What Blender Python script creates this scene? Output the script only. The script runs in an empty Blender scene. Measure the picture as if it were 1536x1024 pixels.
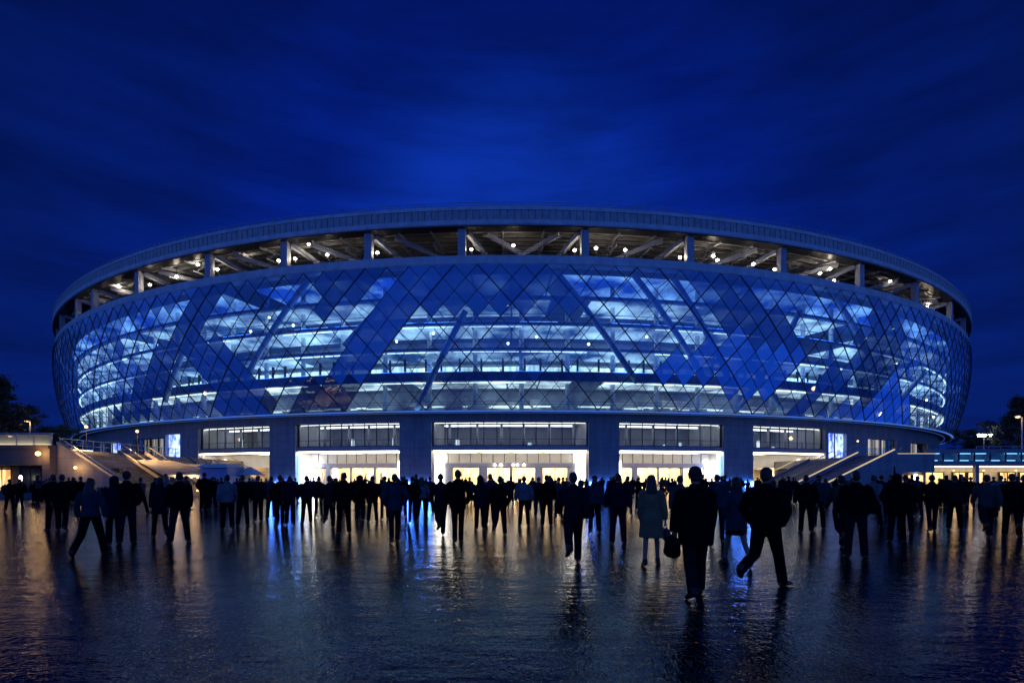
import bpy, bmesh, math, random
from mathutils import Vector, Matrix
R_ = math.radians
rnd = random.Random(7)
sc = bpy.context.scene
col = sc.collection

# ---------------------------------------------------------------- camera
F = 765.0            # focal length in picture units (1536 wide)
HZ = 718.0           # horizon row
CAMH = 1.6
D = 200.0            # distance to the centre of the stadium
cam = bpy.data.cameras.new('camera')
cam.sensor_width = 36.0
cam.lens = 36.0 * F / 1536.0
cam.shift_y = (HZ - 512.0) / 1536.0
cam.clip_start = 0.1
cam.clip_end = 3000
cam_o = bpy.data.objects.new('camera', cam)
col.objects.link(cam_o)
cam_o.location = (0, 0, CAMH)
cam_o.rotation_euler = (R_(90), 0, 0)
sc.camera = cam_o

def at(px, py, d):
    return Vector(((px - 768.0) / F * d, d, CAMH + (HZ - py) / F * d))

def pol(phi, r, z):
    return Vector((r * math.sin(phi), D - r * math.cos(phi), z))

def proj(p):
    return 768.0 + F * p.x / p.y, HZ - F * (p.z - CAMH) / p.y

def phi_of(px, r):
    lim = math.acos(r / D) * 0.999
    lo, hi = -lim, lim
    for _ in range(50):
        m = (lo + hi) / 2
        if 768 + F * r * math.sin(m) / (D - r * math.cos(m)) < px: lo = m
        else: hi = m
    return (lo + hi) / 2

# ---------------------------------------------------------------- materials
def new_mat(name):
    m = bpy.data.materials.new(name); m.use_nodes = True
    nt = m.node_tree
    return m, nt, nt.nodes['Principled BSDF'], nt.nodes['Material Output']

def pmat(name, color, rough=0.6, metal=0.0, noise=0.25, scale=1.5, bump=0.0, spec=0.5, bscale=None):
    m, nt, p, out = new_mat(name)
    tc = nt.nodes.new('ShaderNodeTexCoord')
    n = nt.nodes.new('ShaderNodeTexNoise'); n.inputs['Scale'].default_value = scale; n.inputs['Detail'].default_value = 6
    nt.links.new(tc.outputs['Object'], n.inputs['Vector'])
    r = nt.nodes.new('ShaderNodeValToRGB')
    r.color_ramp.elements[0].position = 0.3; r.color_ramp.elements[1].position = 0.7
    r.color_ramp.elements[0].color = tuple(c * (1 - noise) for c in color) + (1,)
    r.color_ramp.elements[1].color = tuple(min(1, c * (1 + noise)) for c in color) + (1,)
    nt.links.new(n.outputs['Fac'], r.inputs['Fac'])
    nt.links.new(r.outputs['Color'], p.inputs['Base Color'])
    p.inputs['Roughness'].default_value = rough
    p.inputs['Metallic'].default_value = metal
    p.inputs['Specular IOR Level'].default_value = spec
    if bump:
        n2 = nt.nodes.new('ShaderNodeTexNoise'); n2.inputs['Scale'].default_value = bscale or scale * 8; n2.inputs['Detail'].default_value = 4
        nt.links.new(tc.outputs['Object'], n2.inputs['Vector'])
        b = nt.nodes.new('ShaderNodeBump'); b.inputs['Strength'].default_value = bump; b.inputs['Distance'].default_value = 0.05
        nt.links.new(n2.outputs['Fac'], b.inputs['Height'])
        nt.links.new(b.outputs['Normal'], p.inputs['Normal'])
    return m

def emat(name, color, strength):
    m, nt, p, out = new_mat(name)
    nt.nodes.remove(p)
    e = nt.nodes.new('ShaderNodeEmission')
    e.inputs['Color'].default_value = tuple(color) + (1,)
    e.inputs['Strength'].default_value = strength
    nt.links.new(e.outputs[0], out.inputs['Surface'])
    return m

def screen_mat(name, c0, c1, strength, sx=1.0, sz=1.0, lo=0.35, hi=0.7):
    """a lit screen or curtained window: streaky luminous pattern"""
    m, nt, p, out = new_mat(name)
    nt.nodes.remove(p)
    tc = nt.nodes.new('ShaderNodeTexCoord')
    mp = nt.nodes.new('ShaderNodeMapping'); mp.inputs['Scale'].default_value = (sx, sx, sz)
    n = nt.nodes.new('ShaderNodeTexNoise'); n.inputs['Scale'].default_value = 1.0; n.inputs['Detail'].default_value = 5
    r = nt.nodes.new('ShaderNodeValToRGB')
    r.color_ramp.elements[0].position = lo; r.color_ramp.elements[1].position = hi
    r.color_ramp.elements[0].color = tuple(c0) + (1,); r.color_ramp.elements[1].color = tuple(c1) + (1,)
    e = nt.nodes.new('ShaderNodeEmission'); e.inputs['Strength'].default_value = strength
    nt.links.new(tc.outputs['Object'], mp.inputs['Vector']); nt.links.new(mp.outputs[0], n.inputs['Vector'])
    nt.links.new(n.outputs['Fac'], r.inputs['Fac']); nt.links.new(r.outputs['Color'], e.inputs['Color'])
    nt.links.new(e.outputs[0], out.inputs['Surface'])
    return m

def facing_fac(nt, base, gain=0.85, power=4.0):
    lw = nt.nodes.new('ShaderNodeLayerWeight'); lw.inputs['Blend'].default_value = 0.5
    pw = nt.nodes.new('ShaderNodeMath'); pw.operation = 'POWER'; pw.inputs[1].default_value = power
    nt.links.new(lw.outputs['Facing'], pw.inputs[0])
    a = nt.nodes.new('ShaderNodeMath'); a.operation = 'MULTIPLY_ADD'; a.use_clamp = True
    a.inputs[1].default_value = gain; a.inputs[2].default_value = base
    nt.links.new(pw.outputs[0], a.inputs[0]); return a

def glass_mat(name, tint, refl=0.08, rough=0.02):
    m, nt, p, out = new_mat(name)
    nt.nodes.remove(p)
    t = nt.nodes.new('ShaderNodeBsdfTransparent'); t.inputs['Color'].default_value = tuple(tint) + (1,)
    g = nt.nodes.new('ShaderNodeBsdfGlossy'); g.inputs['Roughness'].default_value = rough
    a = facing_fac(nt, refl, 0.5)
    mx = nt.nodes.new('ShaderNodeMixShader')
    nt.links.new(a.outputs[0], mx.inputs['Fac']); nt.links.new(t.outputs[0], mx.inputs[1]); nt.links.new(g.outputs[0], mx.inputs[2])
    nt.links.new(mx.outputs[0], out.inputs['Surface'])
    return m

def concrete_mat(name, color, joints=(3.0, 1.2), rough=0.75):
    """cast concrete with panel joints, stains and a fine grain; joints follow height and bearing round the stadium"""
    m, nt, p, out = new_mat(name)
    tc = nt.nodes.new('ShaderNodeTexCoord')
    sep = nt.nodes.new('ShaderNodeSeparateXYZ'); nt.links.new(tc.outputs['Object'], sep.inputs[0])
    n = nt.nodes.new('ShaderNodeTexNoise'); n.inputs['Scale'].default_value = 0.55; n.inputs['Detail'].default_value = 9; n.inputs['Roughness'].default_value = 0.65
    nt.links.new(tc.outputs['Object'], n.inputs['Vector'])
    mp = nt.nodes.new('ShaderNodeMapping'); mp.inputs['Scale'].default_value = (2.2, 2.2, 0.15)
    nt.links.new(tc.outputs['Object'], mp.inputs['Vector'])
    n3 = nt.nodes.new('ShaderNodeTexNoise'); n3.inputs['Scale'].default_value = 1.0; n3.inputs['Detail'].default_value = 4
    nt.links.new(mp.outputs[0], n3.inputs['Vector'])
    mm = nt.nodes.new('ShaderNodeMath'); mm.operation = 'MULTIPLY_ADD'; mm.inputs[1].default_value = 0.5
    nt.links.new(n3.outputs['Fac'], mm.inputs[0])
    h = nt.nodes.new('ShaderNodeMath'); h.operation = 'MULTIPLY'; h.inputs[1].default_value = 0.5
    nt.links.new(n.outputs['Fac'], h.inputs[0]); nt.links.new(h.outputs[0], mm.inputs[2])
    r = nt.nodes.new('ShaderNodeValToRGB')
    r.color_ramp.elements[0].position = 0.32; r.color_ramp.elements[1].position = 0.68
    r.color_ramp.elements[0].color = tuple(c * 0.7 for c in color) + (1,)
    r.color_ramp.elements[1].color = tuple(min(1, c * 1.2) for c in color) + (1,)
    nt.links.new(mm.outputs[0], r.inputs['Fac'])
    # horizontal board joints
    w = nt.nodes.new('ShaderNodeMath'); w.operation = 'PINGPONG'; w.inputs[1].default_value = joints[1] / 2
    nt.links.new(sep.outputs['Z'], w.inputs[0])
    lt = nt.nodes.new('ShaderNodeMath'); lt.operation = 'LESS_THAN'; lt.inputs[1].default_value = 0.022
    nt.links.new(w.outputs[0], lt.inputs[0])
    mx = nt.nodes.new('ShaderNodeMix'); mx.data_type = 'RGBA'; mx.blend_type = 'MULTIPLY'
    fac = nt.nodes.new('ShaderNodeMath'); fac.operation = 'MULTIPLY'; fac.inputs[1].default_value = 0.45
    nt.links.new(lt.outputs[0], fac.inputs[0])
    nt.links.new(fac.outputs[0], mx.inputs['Factor']); nt.links.new(r.outputs['Color'], mx.inputs['A'])
    mx.inputs['B'].default_value = (0.2, 0.2, 0.2, 1)
    nt.links.new(mx.outputs['Result'], p.inputs['Base Color'])
    p.inputs['Roughness'].default_value = rough
    n2 = nt.nodes.new('ShaderNodeTexNoise'); n2.inputs['Scale'].default_value = 12; n2.inputs['Detail'].default_value = 4
    nt.links.new(tc.outputs['Object'], n2.inputs['Vector'])
    b = nt.nodes.new('ShaderNodeBump'); b.inputs['Strength'].default_value = 0.25; b.inputs['Distance'].default_value = 0.03
    nt.links.new(n2.outputs['Fac'], b.inputs['Height']); nt.links.new(b.outputs['Normal'], p.inputs['Normal'])
    return m

def block_mat(name, color, bw, bh):
    """stone blocks"""
    m, nt, p, out = new_mat(name)
    tc = nt.nodes.new('ShaderNodeTexCoord')
    sep = nt.nodes.new('ShaderNodeSeparateXYZ'); nt.links.new(tc.outputs['Object'], sep.inputs[0])
    cmb = nt.nodes.new('ShaderNodeCombineXYZ')
    ad = nt.nodes.new('ShaderNodeMath'); ad.operation = 'ADD'
    nt.links.new(sep.outputs['X'], ad.inputs[0]); nt.links.new(sep.outputs['Y'], ad.inputs[1])
    nt.links.new(ad.outputs[0], cmb.inputs['X']); nt.links.new(sep.outputs['Z'], cmb.inputs['Y'])
    br = nt.nodes.new('ShaderNodeTexBrick')
    br.inputs['Scale'].default_value = 1.0; br.inputs['Brick Width'].default_value = bw; br.inputs['Row Height'].default_value = bh
    br.inputs['Mortar Size'].default_value = 0.012
    br.inputs['Color1'].default_value = tuple(c * 0.75 for c in color) + (1,)
    br.inputs['Color2'].default_value = tuple(min(1, c * 1.25) for c in color) + (1,)
    br.inputs['Mortar'].default_value = tuple(c * 0.4 for c in color) + (1,)
    nt.links.new(cmb.outputs[0], br.inputs['Vector'])
    n = nt.nodes.new('ShaderNodeTexNoise'); n.inputs['Scale'].default_value = 0.8; n.inputs['Detail'].default_value = 7
    nt.links.new(tc.outputs['Object'], n.inputs['Vector'])
    mx = nt.nodes.new('ShaderNodeMix'); mx.data_type = 'RGBA'; mx.blend_type = 'MULTIPLY'; mx.inputs['Factor'].default_value = 0.7
    rr = nt.nodes.new('ShaderNodeValToRGB'); rr.color_ramp.elements[0].position = 0.3; rr.color_ramp.elements[1].position = 0.65
    rr.color_ramp.elements[0].color = (0.45, 0.45, 0.45, 1); rr.color_ramp.elements[1].color = (1, 1, 1, 1)
    nt.links.new(n.outputs['Fac'], rr.inputs['Fac'])
    nt.links.new(br.outputs['Color'], mx.inputs['A']); nt.links.new(rr.outputs['Color'], mx.inputs['B'])
    nt.links.new(mx.outputs['Result'], p.inputs['Base Color'])
    p.inputs['Roughness'].default_value = 0.7
    return m

M = {}
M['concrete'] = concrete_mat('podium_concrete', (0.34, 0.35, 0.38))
M['concrete_dark'] = concrete_mat('dark_concrete', (0.14, 0.145, 0.16))  # darker grey concrete
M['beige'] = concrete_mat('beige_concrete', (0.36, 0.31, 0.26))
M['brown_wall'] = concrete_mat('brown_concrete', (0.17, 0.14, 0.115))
M['stone'] = block_mat('stone_blocks', (0.36, 0.31, 0.25), 1.1, 0.36)
M['slope_slab'] = block_mat('slope_slab_blocks', (0.40, 0.34, 0.26), 0.9, 0.25)
M['dark_stone'] = block_mat('dark_stone', (0.09, 0.085, 0.09), 1.6, 0.18)
M['blue_lit_steps'] = block_mat('steps_lit_blue', (0.08, 0.13, 0.27), 2.0, 0.16)  # blue light of the screens put into the steps' base colour
M['white_wall'] = pmat('white_render', (0.72, 0.71, 0.69), 0.6, noise=0.08, scale=0.7)
M['pale_panel'] = pmat('pale_panel', (0.66, 0.65, 0.62), 0.45, noise=0.06, scale=2)
M['lobby_wall'] = pmat('amber_wood_lobby', (0.68, 0.53, 0.31), 0.55, noise=0.28, scale=1.3)
M['floor_tile'] = pmat('lobby_floor', (0.4, 0.36, 0.3), 0.3, noise=0.15, scale=3)
M['metal'] = pmat('grey_metal', (0.30, 0.32, 0.36), 0.42, 0.6, noise=0.15, scale=1.2)
M['cladding'] = pmat('roof_cladding', (0.52, 0.54, 0.58), 0.5, 0.1, noise=0.18, scale=0.8, bump=0.08)
M['flute'] = pmat('fluted_metal', (0.34, 0.35, 0.38), 0.5, 0.2, noise=0.2, scale=1.5)
M['steel'] = pmat('painted_steel', (0.34, 0.35, 0.38), 0.5, 0.0, noise=0.15, scale=1.0)
M['dark_roof'] = pmat('dark_roof_deck', (0.10, 0.10, 0.105), 0.7, noise=0.3, scale=0.7)
M['purlin'] = pmat('purlin_steel', (0.34, 0.34, 0.35), 0.6, noise=0.2, scale=1.0)
M['mullion'] = pmat('facade_mullion', (0.02, 0.03, 0.06), 0.4, 0.4, noise=0.2, scale=1)
M['frame'] = pmat('dark_window_frame', (0.02, 0.022, 0.028), 0.4, 0.4, noise=0.2, scale=2)
M['grey_frame'] = pmat('grey_door_frame', (0.32, 0.34, 0.42), 0.4, 0.4, noise=0.1, scale=2)
M['grey_int'] = pmat('grey_interior', (0.30, 0.31, 0.33), 0.7, noise=0.15, scale=0.6)
M['int_wall'] = pmat('interior_wall', (0.70, 0.73, 0.77), 0.7, noise=0.3, scale=0.35)
M['slab'] = pmat('floor_slab', (0.30, 0.36, 0.50), 0.6, noise=0.15, scale=0.6)
M['tube'] = pmat('white_steel_tube', (0.78, 0.82, 0.86), 0.4, 0.0, noise=0.1, scale=0.6)
M['black'] = pmat('black_plastic', (0.015, 0.015, 0.017), 0.5, noise=0.2, scale=4)
M['hedge'] = pmat('hedge_leaf', (0.03, 0.05, 0.025), 0.7, noise=0.5, scale=3)
M['leaf'] = pmat('tree_leaf', (0.035, 0.05, 0.03), 0.7, noise=0.5, scale=0.4)
M['leaf2'] = pmat('conifer_leaf', (0.025, 0.045, 0.03), 0.7, noise=0.5, scale=0.4)
M['bark'] = pmat('bark', (0.06, 0.05, 0.04), 0.85, noise=0.4, scale=5, bump=0.4)
M['white_fabric'] = pmat('white_canvas', (0.75, 0.72, 0.66), 0.8, noise=0.08, scale=2, bump=0.1)
M['kiosk_blue'] = pmat('pale_blue_panel', (0.45, 0.48, 0.72), 0.5, noise=0.1, scale=2)
M['clear'] = glass_mat('clear_glass', (0.93, 0.95, 0.96), 0.03)
M['grey_glass'] = glass_mat('grey_glass', (0.55, 0.6, 0.66), 0.06)
def frosted():
    m, nt, p, out = new_mat('frosted_glass'); nt.nodes.remove(p)
    t = nt.nodes.new('ShaderNodeBsdfTranslucent'); t.inputs['Color'].default_value = (0.8, 0.82, 0.8, 1)
    d = nt.nodes.new('ShaderNodeBsdfTransparent'); d.inputs['Color'].default_value = (0.8, 0.85, 0.85, 1)
    mx = nt.nodes.new('ShaderNodeMixShader'); mx.inputs['Fac'].default_value = 0.5
    nt.links.new(t.outputs[0], mx.inputs[1]); nt.links.new(d.outputs[0], mx.inputs[2]); nt.links.new(mx.outputs[0], out.inputs['Surface'])
    return m
M['frost'] = frosted()
M['rail_glass'] = glass_mat('rail_glass', (0.8, 0.85, 0.88), 0.05)
M['strip'] = emat('white_light_strip', (1.0, 0.84, 0.58), 13.0)
M['strip_soft'] = emat('ceiling_light', (1.0, 0.94, 0.84), 12.0)
M['warm_panel'] = emat('lobby_ceiling_light', (1.0, 0.72, 0.38), 36.0)
M['lightbox'] = emat('white_light_box', (1.0, 0.92, 0.78), 12.0)
M['blue_box'] = emat('blue_light_box', (0.18, 0.42, 1.0), 10.0)
M['led_blue'] = emat('blue_led_line', (0.10, 0.28, 1.0), 0.55)
M['int_strip'] = emat('interior_strip', (0.85, 0.95, 1.0), 4.0)
M['int_warm'] = emat('concourse_strip', (1.0, 0.93, 0.80), 5.0)
M['int_blue'] = emat('interior_blue_strip', (0.10, 0.30, 1.0), 7.0)
M['spot'] = emat('gallery_lamp_lens', (1.0, 0.86, 0.66), 80.0)
M['int_spot'] = emat('interior_lamp', (1.0, 0.94, 0.84), 25.0)
M['sodium'] = emat('amber_lamp', (1.0, 0.50, 0.12), 9.0)
M['warm_lamp'] = emat('warm_street_lamp', (1.0, 0.55, 0.2), 3.6)
M['white_lamp'] = emat('white_floodlight', (0.95, 0.97, 1.0), 40.0)
M['shop'] = screen_mat('lit_shop_interior', (0.30, 0.14, 0.035), (1.0, 0.66, 0.27), 3.0, 2.5, 0.6)
M['shop_pale'] = emat('shop_ceiling_light', (1.0, 0.80, 0.50), 4.0)
M['curtain'] = screen_mat('lit_curtain', (0.35, 0.52, 0.55), (0.95, 1.0, 0.95), 2.6, 1.6, 0.05, 0.36, 0.62)
M['screen_blue'] = screen_mat('blue_screen', (0.02, 0.06, 0.7), (0.5, 0.68, 1.0), 2.6, 1.2, 0.8, 0.35, 0.68)
M['cool_led'] = emat('cool_bridge_light', (0.25, 0.65, 1.0), 3.0)
M['skin'] = pmat('skin', (0.30, 0.18, 0.13), 0.55, noise=0.08, scale=8)
M['hair_dark'] = pmat('dark_hair', (0.018, 0.013, 0.010), 0.5, noise=0.4, scale=30)
M['hair_brown'] = pmat('brown_hair', (0.06, 0.035, 0.02), 0.5, noise=0.4, scale=30)
M['shoe'] = pmat('dark_shoe', (0.012, 0.012, 0.013), 0.45, noise=0.2, scale=8)
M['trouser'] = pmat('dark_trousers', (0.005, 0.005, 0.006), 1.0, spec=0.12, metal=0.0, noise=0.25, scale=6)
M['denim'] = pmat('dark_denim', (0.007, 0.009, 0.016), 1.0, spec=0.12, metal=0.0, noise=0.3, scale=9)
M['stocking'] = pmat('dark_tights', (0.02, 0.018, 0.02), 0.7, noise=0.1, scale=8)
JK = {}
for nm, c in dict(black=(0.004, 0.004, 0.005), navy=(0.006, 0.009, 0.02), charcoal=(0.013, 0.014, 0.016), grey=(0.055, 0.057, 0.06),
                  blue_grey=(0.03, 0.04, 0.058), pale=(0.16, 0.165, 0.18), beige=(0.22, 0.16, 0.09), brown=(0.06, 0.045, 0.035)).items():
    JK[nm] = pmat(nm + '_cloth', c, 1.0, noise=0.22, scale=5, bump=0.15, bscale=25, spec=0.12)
M['beanie'] = pmat('knit_hat', (0.016, 0.016, 0.02), 0.9, noise=0.3, scale=20)
M['leather'] = pmat('dark_leather', (0.03, 0.022, 0.018), 0.4, noise=0.2, scale=10)

# facade glass: per-panel transparency (R), glow (G), hue jitter (B)
def facade_glass():
    m, nt, p, out = new_mat('facade_glass'); nt.nodes.remove(p)
    at_ = nt.nodes.new('ShaderNodeAttribute'); at_.attribute_name = 'panel'
    sep = nt.nodes.new('ShaderNodeSeparateColor'); nt.links.new(at_.outputs['Color'], sep.inputs[0])
    dif = nt.nodes.new('ShaderNodeBsdfDiffuse'); dif.inputs['Color'].default_value = (0.02, 0.05, 0.16, 1)
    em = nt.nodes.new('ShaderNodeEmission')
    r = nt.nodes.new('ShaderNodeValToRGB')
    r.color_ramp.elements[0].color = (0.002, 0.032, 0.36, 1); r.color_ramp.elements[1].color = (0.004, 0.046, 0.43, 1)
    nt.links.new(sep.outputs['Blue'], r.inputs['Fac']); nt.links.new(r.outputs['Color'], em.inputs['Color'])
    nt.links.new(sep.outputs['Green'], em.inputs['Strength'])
    ad = nt.nodes.new('ShaderNodeAddShader'); nt.links.new(dif.outputs[0], ad.inputs[0]); nt.links.new(em.outputs[0], ad.inputs[1])
    tr = nt.nodes.new('ShaderNodeBsdfTransparent'); tr.inputs['Color'].default_value = (0.46, 0.73, 1.0, 1)
    # printed frit and painted-in cloud reflections: soft variation of how clear the glass is
    tc = nt.nodes.new('ShaderNodeTexCoord'); n = nt.nodes.new('ShaderNodeTexNoise'); n.inputs['Scale'].default_value = 0.20; n.inputs['Detail'].default_value = 5; n.inputs['Roughness'].default_value = 0.6
    nt.links.new(tc.outputs['Object'], n.inputs['Vector'])
    mr = nt.nodes.new('ShaderNodeMapRange'); mr.inputs['From Min'].default_value = 0.36; mr.inputs['From Max'].default_value = 0.64; mr.inputs['To Min'].default_value = 0.32; mr.inputs['To Max'].default_value = 1.12
    nt.links.new(n.outputs['Fac'], mr.inputs['Value'])
    tm = nt.nodes.new('ShaderNodeMath'); tm.operation = 'MULTIPLY'; tm.use_clamp = True
    nt.links.new(sep.outputs['Red'], tm.inputs[0]); nt.links.new(mr.outputs[0], tm.inputs[1])
    mx = nt.nodes.new('ShaderNodeMixShader'); nt.links.new(tm.outputs[0], mx.inputs['Fac'])
    nt.links.new(ad.outputs[0], mx.inputs[1]); nt.links.new(tr.outputs[0], mx.inputs[2])
    gl = nt.nodes.new('ShaderNodeBsdfGlossy'); gl.inputs['Roughness'].default_value = 0.04; gl.inputs['Color'].default_value = (0.75, 0.85, 1, 1)
    a = facing_fac(nt, 0.09, 0.6, 3.5)
    mx2 = nt.nodes.new('ShaderNodeMixShader'); nt.links.new(a.outputs[0], mx2.inputs['Fac'])
    nt.links.new(mx.outputs[0], mx2.inputs[1]); nt.links.new(gl.outputs[0], mx2.inputs[2])
    nt.links.new(mx2.outputs[0], out.inputs['Surface'])
    return m
M['facade'] = facade_glass()

def wet_ground():
    m, nt, p, out = new_mat('wet_asphalt')
    tc = nt.nodes.new('ShaderNodeTexCoord')
    def noise(scale, detail, sxyz=(1, 1, 1), rough=0.55):
        mp = nt.nodes.new('ShaderNodeMapping'); mp.inputs['Scale'].default_value = sxyz
        nt.links.new(tc.outputs['Object'], mp.inputs['Vector'])
        n = nt.nodes.new('ShaderNodeTexNoise'); n.inputs['Scale'].default_value = scale; n.inputs['Detail'].default_value = detail
        n.inputs['Roughness'].default_value = rough
        nt.links.new(mp.outputs[0], n.inputs['Vector']); return n
    big = noise(0.16, 6, (1, 1.5, 1), 0.6)
    fine = noise(1.0, 3, (15, 5.5, 1), 0.7)
    wav = noise(3.0, 4, (0.42, 1.1, 1), 0.65)
    low = noise(0.75, 3, (0.35, 1.0, 1))
    lmp = noise(1.1, 4, (1, 1, 1))
    cr = nt.nodes.new('ShaderNodeValToRGB'); cr.color_ramp.elements[0].position = 0.35; cr.color_ramp.elements[1].position = 0.7
    cr.color_ramp.elements[0].color = (0.005, 0.005, 0.006, 1); cr.color_ramp.elements[1].color = (0.014, 0.014, 0.016, 1)
    nt.links.new(lmp.outputs['Fac'], cr.inputs['Fac']); nt.links.new(cr.outputs['Color'], p.inputs['Base Color'])
    ma = nt.nodes.new('ShaderNodeMath'); ma.operation = 'MULTIPLY_ADD'; ma.inputs[1].default_value = 0.35
    nt.links.new(lmp.outputs['Fac'], ma.inputs[0])
    mb = nt.nodes.new('ShaderNodeMath'); mb.operation = 'MULTIPLY'; mb.inputs[1].default_value = 0.65; nt.links.new(big.outputs['Fac'], mb.inputs[0])
    nt.links.new(mb.outputs[0], ma.inputs[2])
    rr = nt.nodes.new('ShaderNodeValToRGB'); rr.color_ramp.elements[0].position = 0.40; rr.color_ramp.elements[1].position = 0.60
    rr.color_ramp.elements[0].color = (0.025,) * 3 + (1,); rr.color_ramp.elements[1].color = (0.085,) * 3 + (1,)
    nt.links.new(ma.outputs[0], rr.inputs['Fac']); nt.links.new(rr.outputs['Color'], p.inputs['Roughness'])
    sp = nt.nodes.new('ShaderNodeMapRange'); sp.inputs['From Min'].default_value = 0.4; sp.inputs['From Max'].default_value = 0.62
    sp.inputs['To Min'].default_value = 0.34; sp.inputs['To Max'].default_value = 0.045
    nt.links.new(ma.outputs[0], sp.inputs['Value']); nt.links.new(sp.outputs[0], p.inputs['Specular IOR Level'])
    b0 = nt.nodes.new('ShaderNodeBump'); b0.inputs['Strength'].default_value = 1.0; b0.inputs['Distance'].default_value = 0.022
    nt.links.new(low.outputs['Fac'], b0.inputs['Height'])
    b1 = nt.nodes.new('ShaderNodeBump'); b1.inputs['Strength'].default_value = 0.30; b1.inputs['Distance'].default_value = 0.05
    nt.links.new(b0.outputs['Normal'], b1.inputs['Normal'])
    nt.links.new(wav.outputs['Fac'], b1.inputs['Height'])
    b2 = nt.nodes.new('ShaderNodeBump'); b2.inputs['Strength'].default_value = 1.0; b2.inputs['Distance'].default_value = 0.010
    nt.links.new(fine.outputs['Fac'], b2.inputs['Height']); nt.links.new(b1.outputs['Normal'], b2.inputs['Normal'])
    # large slabs: fine open joints set slightly askew to the facade
    mp = nt.nodes.new('ShaderNodeMapping'); mp.inputs['Rotation'].default_value = (0, 0, R_(-24)); nt.links.new(tc.outputs['Object'], mp.inputs['Vector'])
    br = nt.nodes.new('ShaderNodeTexBrick'); br.inputs['Scale'].default_value = 1.0; br.inputs['Brick Width'].default_value = 4.2; br.inputs['Row Height'].default_value = 2.1; br.inputs['Mortar Size'].default_value = 0.018; br.inputs['Mortar Smooth'].default_value = 0.3
    nt.links.new(mp.outputs[0], br.inputs['Vector'])
    b3 = nt.nodes.new('ShaderNodeBump'); b3.inputs['Strength'].default_value = 0.25; b3.inputs['Distance'].default_value = 0.002; b3.invert = True
    nt.links.new(br.outputs['Fac'], b3.inputs['Height']); nt.links.new(b2.outputs['Normal'], b3.inputs['Normal'])
    nt.links.new(b3.outputs['Normal'], p.inputs['Normal'])
    return m
M['wet'] = wet_ground()

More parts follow.
